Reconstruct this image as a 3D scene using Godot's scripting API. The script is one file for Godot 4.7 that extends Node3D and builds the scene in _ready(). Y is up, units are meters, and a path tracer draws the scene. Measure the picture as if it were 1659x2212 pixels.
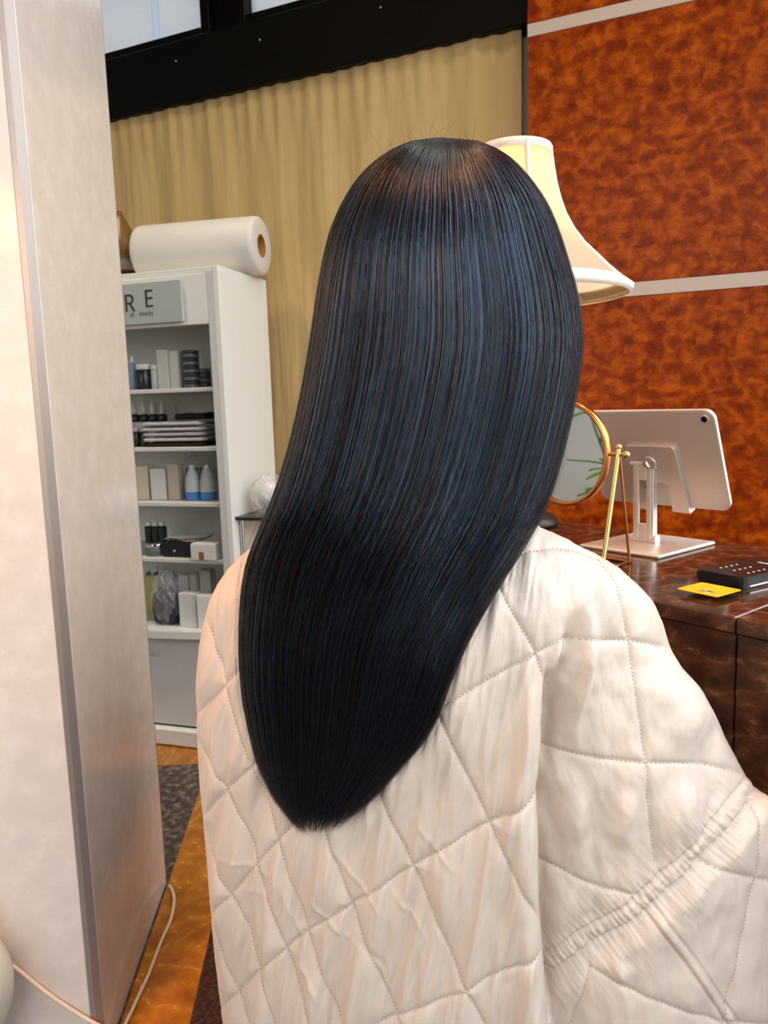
extends Node3D
# ---------------------------------------------------------------- camera geometry (pixels of the 1659 x 2212 frame)
const FPX := 1661.0
const CX := 829.5
const CY := 1106.0
const EYE := Vector3(0, 1.36, 0)
var cam_basis := Basis(Vector3(1, 0, 0), deg_to_rad(-8.0)) * Basis(Vector3(0, 0, 1), deg_to_rad(-1.7))
var taken := {}
var M := {}
var rng := RandomNumberGenerator.new()

func ray(x: float, y: float) -> Vector3:
	return cam_basis * Vector3((x - CX) / FPX, -(y - CY) / FPX, -1.0)

func at(x: float, y: float, depth: float) -> Vector3:      # point seen at pixel x, y, depth metres ahead
	var r := ray(x, y)
	return EYE + r * (depth / -r.z)

func on_level(x: float, y: float, h: float) -> Vector3:    # where pixel x, y meets the level h
	var r := ray(x, y)
	return EYE + r * ((h - EYE.y) / r.y)

func on_plane(x: float, y: float, p: Vector3, n: Vector3) -> Vector3:
	var r := ray(x, y)
	return EYE + r * ((p - EYE).dot(n) / r.dot(n))

# ---------------------------------------------------------------- naming
func numbered(called: String) -> String:
	var n: int = taken.get(called, 0)
	taken[called] = n + 1
	return called if n == 0 else "%s_%03d" % [called, n]

func tag(o: Node3D, label := "", category := "", group := "", kind := "") -> Node3D:
	if label: o.set_meta("label", label)
	if category: o.set_meta("category", category)
	if group: o.set_meta("group", group)
	if kind: o.set_meta("kind", kind)
	return o

func thing(called: String, label: String, category: String, where := Vector3.ZERO, turn := 0.0, group := "") -> Node3D:
	var o := Node3D.new()
	o.name = numbered(called)
	add_child(o)
	o.position = where
	o.rotation.y = turn
	tag(o, label, category, group)
	return o

func structure(called: String) -> Node3D:
	var o := Node3D.new()
	o.name = numbered(called)
	add_child(o)
	o.set_meta("kind", "structure")
	return o

func obj(called: String, mesh: Mesh, m: Material, parent: Node3D = null, pos := Vector3.ZERO, rot := Vector3.ZERO) -> MeshInstance3D:
	var o := MeshInstance3D.new()
	o.mesh = mesh
	o.material_override = m
	if parent == null or parent == self:
		o.name = numbered(called)
		add_child(o)
	else:
		o.name = called
		parent.add_child(o, true)
	o.position = pos
	o.rotation = rot
	return o

# ---------------------------------------------------------------- mesh building
class MB:
	var v := PackedVector3Array()
	var n := PackedVector3Array()
	var u := PackedVector2Array()
	var c := PackedColorArray()
	var k := PackedInt32Array()

	func tri(a: Vector3, b: Vector3, d: Vector3, na: Vector3, nb: Vector3, nd: Vector3, ua := Vector2.ZERO, ub := Vector2.ZERO, ud := Vector2.ZERO) -> void:
		var i := v.size()
		v.append(a); v.append(b); v.append(d)
		n.append(na); n.append(nb); n.append(nd)
		u.append(ua); u.append(ub); u.append(ud)
		if (b - a).cross(d - a).dot(na + nb + nd) < 0.0:
			k.append(i); k.append(i + 1); k.append(i + 2)
		else:
			k.append(i); k.append(i + 2); k.append(i + 1)

	func quad(a: Vector3, b: Vector3, d: Vector3, e: Vector3, out_dir: Vector3) -> void:
		var nn := (b - a).cross(d - a).normalized()
		if nn.dot(out_dir) < 0.0: nn = -nn
		var w := (b - a).length()
		var h := (e - a).length()
		tri(a, b, d, nn, nn, nn, Vector2(0, 0), Vector2(w, 0), Vector2(w, h))
		tri(a, d, e, nn, nn, nn, Vector2(0, 0), Vector2(w, h), Vector2(0, h))

	# a grid of points; rows x cols; wraps round when closed; smooth normals
	func grid(p: Array, rows: int, cols: int, closed: bool, inside: Vector3, uv_scale := 1.0) -> void:
		var base := v.size()
		var s := 0.0
		for r in rows:
			for q in cols:
				var qa := (q + cols - 1) % cols if closed else maxi(q - 1, 0)
				var qb := (q + 1) % cols if closed else mini(q + 1, cols - 1)
				var ra := maxi(r - 1, 0)
				var rb := mini(r + 1, rows - 1)
				var du: Vector3 = p[r * cols + qb] - p[r * cols + qa]
				var dv: Vector3 = p[rb * cols + q] - p[ra * cols + q]
				var nn := du.cross(dv)
				nn = nn.normalized() if nn.length() > 1e-14 else Vector3.ZERO
				var here: Vector3 = p[r * cols + q]
				s += nn.dot(here - inside)
				v.append(here)
				n.append(nn)
				u.append(Vector2(float(q), float(r)) * uv_scale)
		var flip := s < 0.0
		if flip:
			for i in range(base, v.size()): n[i] = -n[i]
		var qn := cols if closed else cols - 1
		for r in rows - 1:
			for q in qn:
				var a := base + r * cols + q
				var b := base + r * cols + (q + 1) % cols
				var d := a + cols
				var e := b + cols
				# du x dv = outward when not flipped; clockwise order wanted
				if flip:
					k.append_array(PackedInt32Array([a, b, d, b, e, d]))
				else:
					k.append_array(PackedInt32Array([a, d, b, b, d, e]))

	func mesh() -> ArrayMesh:
		var a := []
		a.resize(Mesh.ARRAY_MAX)
		for i in n.size():
			if n[i].length_squared() < 0.25: n[i] = Vector3.UP
		a[Mesh.ARRAY_VERTEX] = v
		a[Mesh.ARRAY_NORMAL] = n
		if u.size() == v.size(): a[Mesh.ARRAY_TEX_UV] = u
		if c.size() == v.size(): a[Mesh.ARRAY_COLOR] = c
		a[Mesh.ARRAY_INDEX] = k
		var m := ArrayMesh.new()
		m.add_surface_from_arrays(Mesh.PRIMITIVE_TRIANGLES, a)
		return m

	# chamfered box centred at o with half size h, in axes b
	func box(o: Vector3, size: Vector3, bevel := 0.002, b := Basis.IDENTITY) -> void:
		var h := size / 2.0
		bevel = minf(bevel, minf(h.x, minf(h.y, h.z)) * 0.9)
		var i := h - Vector3.ONE * bevel
		for ax in 3:
			var a1 := (ax + 1) % 3
			var a2 := (ax + 2) % 3
			for s: float in [-1.0, 1.0]:
				var q := []
				for w in [[-1.0, -1.0], [1.0, -1.0], [1.0, 1.0], [-1.0, 1.0]]:
					var p := Vector3.ZERO
					p[ax] = s * h[ax]; p[a1] = w[0] * i[a1]; p[a2] = w[1] * i[a2]
					q.append(o + b * p)
				var nn := Vector3.ZERO
				nn[ax] = s
				quad(q[0], q[1], q[2], q[3], b * nn)
			for s: float in [-1.0, 1.0]:
				for t: float in [-1.0, 1.0]:                       # edges along a2 between faces ax and a1
					var q := []
					for w in [[h[ax], i[a1], -1.0], [h[ax], i[a1], 1.0], [i[ax], h[a1], 1.0], [i[ax], h[a1], -1.0]]:
						var p := Vector3.ZERO
						p[ax] = s * w[0]; p[a1] = t * w[1]; p[a2] = w[2] * i[a2]
						q.append(o + b * p)
					var nn := Vector3.ZERO
					nn[ax] = s; nn[a1] = t
					quad(q[0], q[1], q[2], q[3], b * nn)
		for s: float in [-1.0, 1.0]:
			for t: float in [-1.0, 1.0]:
				for w: float in [-1.0, 1.0]:
					var e := Vector3(s, t, w)
					var nn := (b * e).normalized()
					tri(o + b * (e * Vector3(h.x, i.y, i.z)), o + b * (e * Vector3(i.x, h.y, i.z)), o + b * (e * Vector3(i.x, i.y, h.z)), nn, nn, nn)

	# profile of (radius, height); sharp = flat across each step of the profile
	func lathe(profile: Array, seg: int, o := Vector3.ZERO, b := Basis.IDENTITY, sharp := false) -> void:
		for j in profile.size() - 1:
			var p0: Vector2 = profile[j]
			var p1: Vector2 = profile[j + 1]
			var n0 := _pn(profile, j, j + 1)
			var n1 := n0
			if not sharp:
				if j > 0: n0 = (n0 + _pn(profile, j - 1, j)).normalized()
				if j < profile.size() - 2: n1 = (n1 + _pn(profile, j + 1, j + 2)).normalized()
			for i in seg:
				var a := TAU * i / seg
				var d := TAU * (i + 1) / seg
				var ca := Vector3(cos(a), 0, sin(a))
				var cd := Vector3(cos(d), 0, sin(d))
				var A := o + b * (ca * p0.x + Vector3.UP * p0.y)
				var B := o + b * (cd * p0.x + Vector3.UP * p0.y)
				var D := o + b * (cd * p1.x + Vector3.UP * p1.y)
				var E := o + b * (ca * p1.x + Vector3.UP * p1.y)
				var nA := b * (ca * n0.x + Vector3.UP * n0.y)
				var nB := b * (cd * n0.x + Vector3.UP * n0.y)
				var nD := b * (cd * n1.x + Vector3.UP * n1.y)
				var nE := b * (ca * n1.x + Vector3.UP * n1.y)
				if p0.x > 1e-6: tri(A, B, D, nA, nB, nD)
				if p1.x > 1e-6: tri(A, D, E, nA, nD, nE)

	func _pn(p: Array, a: int, d: int) -> Vector2:
		var t: Vector2 = p[d] - p[a]
		return Vector2(t.y, -t.x).normalized()             # profiles run upwards on the outside

	func tube(pts: Array, radius: float, sides := 8, caps := true, closed := false) -> void:
		var m := pts.size()
		var up := Vector3.UP
		var rings := []
		var dirs := []
		for i in m:
			var a: Vector3 = pts[(i + m - 1) % m] if closed else pts[maxi(i - 1, 0)]
			var d: Vector3 = pts[(i + 1) % m] if closed else pts[mini(i + 1, m - 1)]
			var t := (d - a).normalized()
			if i == 0 and absf(t.dot(up)) > 0.9: up = Vector3.RIGHT
			var s := t.cross(up).normalized()
			up = s.cross(t).normalized()
			var ring := []
			for q in sides:
				var w := TAU * q / sides
				ring.append(s * cos(w) + up * sin(w))
			rings.append(ring)
			dirs.append(t)
		for i in (m if closed else m - 1):
			var j := (i + 1) % m
			for q in sides:
				var q2 := (q + 1) % sides
				var qq := q
				var qq2 := q2
				var na: Vector3 = rings[i][q]
				var nb: Vector3 = rings[i][q2]
				var nd: Vector3 = rings[j][qq2]
				var ne: Vector3 = rings[j][qq]
				tri(pts[i] + na * radius, pts[i] + nb * radius, pts[j] + nd * radius, na, nb, nd)
				tri(pts[i] + na * radius, pts[j] + nd * radius, pts[j] + ne * radius, na, nd, ne)
		if caps and not closed:
			for e in [0, m - 1]:
				var t: Vector3 = -dirs[0] if e == 0 else dirs[m - 1]
				for q in sides:
					tri(pts[e], pts[e] + rings[e][q] * radius, pts[e] + rings[e][(q + 1) % sides] * radius, t, t, t)

	# a flat outline (x, y) pushed from z0 to z1
	func prism(poly: PackedVector2Array, z0: float, z1: float, o := Vector3.ZERO, b := Basis.IDENTITY) -> void:
		var t := Geometry2D.triangulate_polygon(poly)
		for z in [z0, z1]:
			var nn := b * Vector3(0, 0, -1.0 if z == z0 else 1.0)
			if z1 < z0: nn = -nn
			for i in range(0, t.size(), 3):
				var q := []
				for w in 3: q.append(o + b * Vector3(poly[t[i + w]].x, poly[t[i + w]].y, z))
				tri(q[0], q[1], q[2], nn, nn, nn, poly[t[i]], poly[t[i + 1]], poly[t[i + 2]])
		var cw := Geometry2D.is_polygon_clockwise(poly)
		for i in poly.size():
			var a := poly[i]
			var d := poly[(i + 1) % poly.size()]
			var e := (d - a).normalized()
			var side := Vector2(e.y, -e.x)
			if cw: side = -side
			quad(o + b * Vector3(a.x, a.y, z0), o + b * Vector3(d.x, d.y, z0), o + b * Vector3(d.x, d.y, z1), o + b * Vector3(a.x, a.y, z1), b * Vector3(side.x, side.y, 0))

	func ball(o: Vector3, r: Vector3, seg := 16, b := Basis.IDENTITY) -> void:
		var p := []
		var rows := seg / 2 + 1
		for i in rows:
			var t := PI * i / (rows - 1)
			for q in seg:
				var w := TAU * q / seg
				p.append(o + b * (Vector3(sin(t) * cos(w), cos(t), sin(t) * sin(w)) * r))
		grid(p, rows, seg, true, o)
		for q in seg:
			n[n.size() - 1 - q] = b * Vector3.DOWN
			n[n.size() - rows * seg + q] = b * Vector3.UP

func boxm(size: Vector3, bevel := 0.002, o := Vector3.ZERO) -> ArrayMesh:
	var m := MB.new()
	m.box(o, size, bevel)
	return m.mesh()

func lathem(profile: Array, seg := 32, sharp := false) -> ArrayMesh:
	var m := MB.new()
	m.lathe(profile, seg, Vector3.ZERO, Basis.IDENTITY, sharp)
	return m.mesh()

func tubem(pts: Array, r: float, sides := 8, closed := false) -> ArrayMesh:
	var m := MB.new()
	m.tube(pts, r, sides, true, closed)
	return m.mesh()

func prismm(poly: Array, z0: float, z1: float) -> ArrayMesh:
	var m := MB.new()
	m.prism(PackedVector2Array(poly), z0, z1)
	return m.mesh()

func slab(corners: Array, y0: float, y1: float) -> ArrayMesh:   # plan outline (x, z) between two levels
	var m := MB.new()
	var poly := PackedVector2Array()
	for p in corners: poly.append(Vector2(p.x, p.z))
	m.prism(poly, y0, y1, Vector3.ZERO, Basis(Vector3.RIGHT, Vector3(0, 0, 1), Vector3.UP))
	return m.mesh()

func round_rect(w: float, h: float, r: float, seg := 6) -> Array:
	var out := []
	for c in [[1, 1, 0.0], [-1, 1, 90.0], [-1, -1, 180.0], [1, -1, 270.0]]:
		for i in seg + 1:
			var a := deg_to_rad(c[2] + 90.0 * i / seg)
			out.append(Vector2(c[0] * (w / 2 - r) + cos(a) * r, c[1] * (h / 2 - r) + sin(a) * r))
	return out

# piecewise linear table
func pw(t: Array, x: float) -> float:
	if x <= t[0][0]: return t[0][1]
	for i in t.size() - 1:
		if x <= t[i + 1][0]:
			return lerpf(t[i][1], t[i + 1][1], (x - t[i][0]) / (t[i + 1][0] - t[i][0]))
	return t[t.size() - 1][1]

func table(t: Array, y0: int, y1: int, blur: int, from: int) -> PackedFloat32Array:
	var a := PackedFloat32Array()
	for y in range(y0, y1 + 1): a.append(pw(t, float(y)))
	for pass_i in 2:
		var b := a.duplicate()
		for i in a.size():
			var r := mini(mini(blur, i), a.size() - 1 - i)
			if i + y0 < from: r = mini(r, maxi(0, (i + y0 - from + 40) * blur / 40))
			var s := 0.0
			for q in range(i - r, i + r + 1): s += a[q]
			b[i] = s / (2 * r + 1)
		a = b
	return a

# ---------------------------------------------------------------- materials
func mat(col: Color, rough := 0.6, metal := 0.0, spec := 0.5) -> StandardMaterial3D:
	var m := StandardMaterial3D.new()
	m.albedo_color = col
	m.roughness = rough
	m.metallic = metal
	m.metallic_specular = spec
	return m

func noise(freq: float, octaves := 4, kind := FastNoiseLite.TYPE_SIMPLEX_SMOOTH, fractal := FastNoiseLite.FRACTAL_FBM, seed_n := 1, warp := 0.0, warp_freq := 0.02) -> FastNoiseLite:
	var f := FastNoiseLite.new()
	f.noise_type = kind
	f.frequency = freq
	f.fractal_type = fractal
	f.fractal_octaves = octaves
	f.seed = seed_n
	if warp > 0.0:
		f.domain_warp_enabled = true
		f.domain_warp_amplitude = warp
		f.domain_warp_frequency = warp_freq
		f.domain_warp_fractal_octaves = 3
	return f

func ntex(f: FastNoiseLite, stops: Array, size := 512, seamless := true) -> NoiseTexture2D:
	var t := NoiseTexture2D.new()
	t.width = size
	t.height = size
	t.noise = f
	t.seamless = seamless
	t.seamless_blend_skirt = 0.2
	if stops.size() > 0:
		var g := Gradient.new()
		var offs := PackedFloat32Array()
		var cols := PackedColorArray()
		for s in stops:
			offs.append(s[0])
			cols.append(s[1])
		g.offsets = offs
		g.colors = cols
		t.color_ramp = g
	return t

func tri_mat(tex: Texture2D, scale: float, rough: float, spec := 0.5, detail: Texture2D = null, detail_scale := 1.0) -> StandardMaterial3D:
	var m := mat(Color.WHITE, rough, 0.0, spec)
	m.albedo_texture = tex
	m.uv1_triplanar = true
	m.uv1_world_triplanar = true
	m.uv1_scale = Vector3.ONE * scale
	if detail:
		m.detail_enabled = true
		m.detail_albedo = detail
		m.detail_blend_mode = BaseMaterial3D.BLEND_MODE_MUL
		m.detail_uv_layer = BaseMaterial3D.DETAIL_UV_2
		m.uv2_triplanar = true
		m.uv2_world_triplanar = true
		m.uv2_scale = Vector3.ONE * detail_scale
	return m

func make_materials() -> void:
	# burl wood
	var burl := ntex(noise(0.014, 5, FastNoiseLite.TYPE_SIMPLEX_SMOOTH, FastNoiseLite.FRACTAL_FBM, 7, 70.0, 0.012), [[0.0, Color("5c1d02")], [0.35, Color("7a2c03")], [0.5, Color("8f3a04")], [0.66, Color("a44b07")], [1.0, Color("bd6412")]], 1024)
	var burl_d := ntex(noise(0.02, 4, FastNoiseLite.TYPE_SIMPLEX_SMOOTH, FastNoiseLite.FRACTAL_RIDGED, 3, 30.0, 0.02), [[0.0, Color(0.72, 0.66, 0.62)], [0.6, Color(0.95, 0.93, 0.9)], [1.0, Color(1, 1, 1)]], 512)
	M.burl = tri_mat(burl, 1.25, 0.36, 0.22, burl_d, 2.1)
	M.band = mat(Color("b3a193"), 0.45, 0.0)
	# brown marble (counter)
	var veins := noise(0.006, 4, FastNoiseLite.TYPE_SIMPLEX_SMOOTH, FastNoiseLite.FRACTAL_RIDGED, 11, 45.0, 0.01)
	var marble := ntex(veins, [[0.0, Color("1d100a")], [0.35, Color("361f14")], [0.6, Color("523220")], [0.78, Color("644330")], [0.85, Color("8f6f56")], [0.89, Color("5c3c28")], [0.95, Color("a9896e")], [1.0, Color("d0b49a")]], 1024)
	var cloudy := ntex(noise(0.012, 4, FastNoiseLite.TYPE_SIMPLEX_SMOOTH, FastNoiseLite.FRACTAL_FBM, 5, 25.0), [[0.0, Color(0.6, 0.55, 0.5)], [0.5, Color(0.85, 0.8, 0.78)], [1.0, Color(1, 1, 1)]], 512)
	M.marble = tri_mat(marble, 2.6, 0.14, 0.5, cloudy, 3.1)
	M.marble_front = tri_mat(marble, 2.0, 0.12, 0.5, cloudy, 2.0)
	# orange brown floor marble
	var fveins := ntex(noise(0.006, 2, FastNoiseLite.TYPE_SIMPLEX_SMOOTH, FastNoiseLite.FRACTAL_RIDGED, 21, 60.0, 0.008), [[0.0, Color("a76414")], [0.5, Color("b8761b")], [0.84, Color("c38223")], [0.91, Color("ca8e30")], [0.95, Color("d9ac74")], [1.0, Color("ecca9c")]], 1024)
	var soft := ntex(noise(0.01, 4, FastNoiseLite.TYPE_SIMPLEX_SMOOTH, FastNoiseLite.FRACTAL_FBM, 6, 25.0), [[0.0, Color(0.8, 0.76, 0.7)], [0.5, Color(0.92, 0.9, 0.88)], [1.0, Color(1, 1, 1)]], 512)
	M.floor_marble = tri_mat(fveins, 1.7, 0.16, 0.5, soft, 2.0)
	var dark := ntex(noise(0.022, 4, FastNoiseLite.TYPE_SIMPLEX, FastNoiseLite.FRACTAL_FBM, 9, 20.0), [[0.0, Color("2a2320")], [0.45, Color("4a3e37")], [0.7, Color("6a5c53")], [1.0, Color("93867c")]], 512)
	M.dark_stone = tri_mat(dark, 2.0, 0.3)
	var dark2 := ntex(noise(0.05, 4, FastNoiseLite.TYPE_SIMPLEX, FastNoiseLite.FRACTAL_FBM, 19, 10.0), [[0.0, Color("241610")], [0.5, Color("3a2417")], [1.0, Color("5c3d28")]], 512)
	M.dark_border = tri_mat(dark2, 2.0, 0.25)
	# pillar stone
	var cream := ntex(noise(0.007, 5, FastNoiseLite.TYPE_SIMPLEX_SMOOTH, FastNoiseLite.FRACTAL_FBM, 31, 40.0, 0.01), [[0.0, Color("dcd5ca")], [0.45, Color("e0d9cf")], [0.6, Color("e3dcd2")], [1.0, Color("e9e4dc")]], 1024)
	var cream_v := ntex(noise(0.006, 4, FastNoiseLite.TYPE_SIMPLEX_SMOOTH, FastNoiseLite.FRACTAL_RIDGED, 33, 60.0, 0.012), [[0.0, Color(0.95, 0.95, 0.95)], [0.85, Color(0.95, 0.945, 0.94)], [0.97, Color(1, 1, 1)], [1.0, Color(1, 1, 1)]], 512)
	M.cream_stone = tri_mat(cream, 1.6, 0.22, 0.5, cream_v, 1.4)
	M.cream_stone_polished = tri_mat(cream, 1.6, 0.14, 0.5, cream_v, 1.4)
	M.steel_strip = mat(Color("9d9690"), 0.4, 0.6)
	M.gap = mat(Color("2b221c"), 0.8)
	# cloth
	var weave := ntex(noise(0.03, 3, FastNoiseLite.TYPE_SIMPLEX, FastNoiseLite.FRACTAL_FBM, 41), [], 512)
	M.curtain = mat(Color("c4a873"), 0.85)
	M.curtain.heightmap_enabled = true
	M.curtain.heightmap_texture = weave
	M.curtain.heightmap_scale = 0.05
	M.curtain.uv1_triplanar = true
	M.curtain.uv1_scale = Vector3(6, 0.8, 6)
	var crinkle := ntex(noise(0.012, 4, FastNoiseLite.TYPE_SIMPLEX_SMOOTH, FastNoiseLite.FRACTAL_RIDGED, 43, 30.0, 0.01), [], 1024)
	M.coat = mat(Color("cbbcad"), 0.44, 0.0, 0.4)
	M.coat.rim_enabled = true
	M.coat.rim = 0.25
	M.coat.heightmap_enabled = true
	M.coat.heightmap_texture = crinkle
	M.coat.heightmap_scale = 0.014
	M.thread = mat(Color("b3a48f"), 0.6)
	M.hair_base = mat(Color("0a0a0c"), 0.7, 0.0, 0.12)
	M.hair = mat(Color.WHITE, 0.31, 0.9, 0.45)
	M.hair.vertex_color_use_as_albedo = true
	M.skin = mat(Color("d9a98c"), 0.55)
	M.trousers = mat(Color("23262c"), 0.85)
	M.shoe = mat(Color("1a1716"), 0.4)
	# plain things
	M.black = mat(Color("090706"), 0.4, 0.0, 0.25)
	M.black_satin = mat(Color("121114"), 0.28)
	M.white = mat(Color("e6e6e0"), 0.5)
	M.white_panel = mat(Color("dcdcd6"), 0.45)
	M.grey_panel = mat(Color("d2d2ce"), 0.5)
	M.sign = mat(Color("aeb5b3"), 0.5)
	M.ink = mat(Color("2c3133"), 0.6)
	M.ink_soft = mat(Color("6d7474"), 0.6)
	M.paper = mat(Color("d9d6cf"), 0.75)
	M.card = mat(Color("8c6238"), 0.85)
	M.alu = mat(Color("d2cbc1"), 0.36, 0.5)
	M.alu_bright = mat(Color("d8d5d0"), 0.28, 0.6)
	M.added_door_wood = mat(Color("2a1b12"), 0.5)
	M.chrome = mat(Color("dcdcdc"), 0.08, 1.0)
	M.copper = mat(Color("d99155"), 0.22, 1.0)
	M.brass = mat(Color("d9bd7c"), 0.22, 1.0)
	M.mirror = mat(Color("e8ebea"), 0.02, 1.0)
	M.lens = mat(Color("050506"), 0.08)
	M.bronze = mat(Color("2b2019"), 0.35, 0.3)
	M.shade = mat(Color("cbbfaa"), 0.8)
	M.shade.backlight_enabled = true
	M.shade.backlight = Color(1.0, 0.93, 0.78)
	M.shade_trim = mat(Color("d8cfc2"), 0.8)
	M.yellow = mat(Color("e8b400"), 0.3)
	M.wall = mat(Color("c9c5bd"), 0.8)
	M.wall_grey = mat(Color("b9bbb8"), 0.7)
	M.ceiling = mat(Color("6a553c"), 0.85)
	M.glass = mat(Color(1, 1, 1, 0.06), 0.02)
	M.glass.transparency = BaseMaterial3D.TRANSPARENCY_ALPHA
	var wired := ntex(noise(0.06, 2, FastNoiseLite.TYPE_CELLULAR, FastNoiseLite.FRACTAL_NONE, 51), [], 256)
	M.frost = mat(Color("dcdedc"), 0.35)
	M.frost.backlight_enabled = true
	M.frost.backlight = Color(0.95, 0.97, 1.0)
	M.frost.heightmap_enabled = true
	M.frost.heightmap_texture = wired
	M.frost.heightmap_scale = 0.2
	M.frost.uv1_triplanar = true
	M.frost.uv1_world_triplanar = true
	M.frost.uv1_scale = Vector3.ONE * 6.0
	M.frost_daylight_tint = mat(Color("e4edfb"), 0.3)  # paler bluish colour stands in for daylight through a gap
	M.frost_daylight_tint.backlight_enabled = true
	M.frost_daylight_tint.backlight = Color(0.9, 0.96, 1.0)
	M.plastic = mat(Color(0.93, 0.94, 0.96, 0.13), 0.1)
	M.plastic.transparency = BaseMaterial3D.TRANSPARENCY_ALPHA
	M.milky = mat(Color("d6d8ca"), 0.3)
	M.cord = mat(Color("e2d3bd"), 0.5)
	M.roll = mat(Color("d7d2cb"), 0.55)
	M.core = mat(Color("b07a3c"), 0.8)
	M.pavement = mat(Color("8d8c88"), 0.85)
	M.leaf = mat(Color("3f7a26"), 0.45)
	M.leaf.backlight_enabled = true
	M.leaf.backlight = Color(0.35, 0.6, 0.15)
	M.pot = mat(Color("d8d4cb"), 0.6)
	M.soil = mat(Color("2a1d14"), 0.95)

# ---------------------------------------------------------------- the place
var dw := Vector3(0.9125, 0, 0.409).normalized()        # along the curtain wall, to the right
var nw := Vector3(-0.409, 0, 0.9125).normalized()       # out of that wall, into the room
var wall_p := Vector3.ZERO                              # a point of the curtain plane
var burl_p := Vector3.ZERO
var dc := Vector3(0.953, 0, 0.301).normalized()         # along the cabinet front, to the right
var nc := Vector3(-0.301, 0, 0.953).normalized()
var cab_p := Vector3.ZERO                               # cabinet front, right edge, on the floor
var cab_turn := 0.0
var e1 := Vector3(0.62, 0, 0.785).normalized()          # along the counter front, to the right
var e2 := Vector3(0.785, 0, -0.62).normalized()         # across the counter, away from the customer
var joint_p := Vector3.ZERO
const COUNTER := 1.10
var counter_turn := 0.0

func _ready() -> void:
	rng.seed = 20240611
	# camera
	var cam := Camera3D.new()
	cam.name = "camera"
	cam.fov = rad_to_deg(2.0 * atan(CY / FPX))
	cam.near = 0.05
	cam.far = 200.0
	add_child(cam)
	cam.transform = Transform3D(cam_basis, EYE)
	var lens := CameraAttributesPhysical.new()
	lens.frustum_focal_length = 18.02
	lens.frustum_focus_distance = 0.70
	lens.exposure_aperture = 11.0
	cam.attributes = lens
	cam.fov = rad_to_deg(2.0 * atan(CY / FPX))
	# sky and exposure
	var sky_m := ProceduralSkyMaterial.new()
	sky_m.sky_top_color = Color(0.90, 0.94, 0.99)
	sky_m.sky_horizon_color = Color(0.76, 0.72, 0.66)
	sky_m.ground_bottom_color = Color(0.45, 0.45, 0.45)
	sky_m.ground_horizon_color = Color(0.7, 0.7, 0.7)
	sky_m.sky_curve = 0.3
	sky_m.energy_multiplier = 5.8
	var sky := Sky.new()
	sky.sky_material = sky_m
	var env := Environment.new()
	env.background_mode = Environment.BG_SKY
	env.sky = sky
	env.tonemap_mode = Environment.TONE_MAPPER_LINEAR
	env.tonemap_exposure = 1.08
	env.sdfgi_enabled = true
	env.ssao_enabled = true
	env.ssil_enabled = true
	var we := WorldEnvironment.new()
	we.name = "environment"
	we.environment = env
	add_child(we)
	make_materials()
	# anchor points read from the photograph
	var wb := at(1138, 61, 2.95)
	wall_p = Vector3(wb.x, 0, wb.z)
	var bp := at(1140, 300, 2.75)
	burl_p = Vector3(bp.x, 0, bp.z)
	var cb := on_level(424, 1614, 0.0)
	var ct := on_plane(470, 572, cb, nc)
	cab_p = Vector3(ct.x, 0, ct.z)
	cab_turn = atan2(-dc.z, dc.x)
	joint_p = on_level(1589, 1334, COUNTER)
	counter_turn = atan2(-e1.z, e1.x)
	build_shell()
	build_burl_wall()
	build_beam_and_windows()
	build_curtain()
	build_pillar()
	build_person()
	build_counter()
	build_cabinet(ct.y)
	build_lamp()
	build_mirror()
	build_tablet()
	build_reader()
	build_shelf_things()
	build_cabinet_top()
	build_side_table()
	build_cords()
	build_plant()
	build_added_pendant()

const CEIL := 4.5
const X_LEFT := -3.6
const X_RIGHT := 1.5
const Z_FRONT := 1.15

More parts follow.
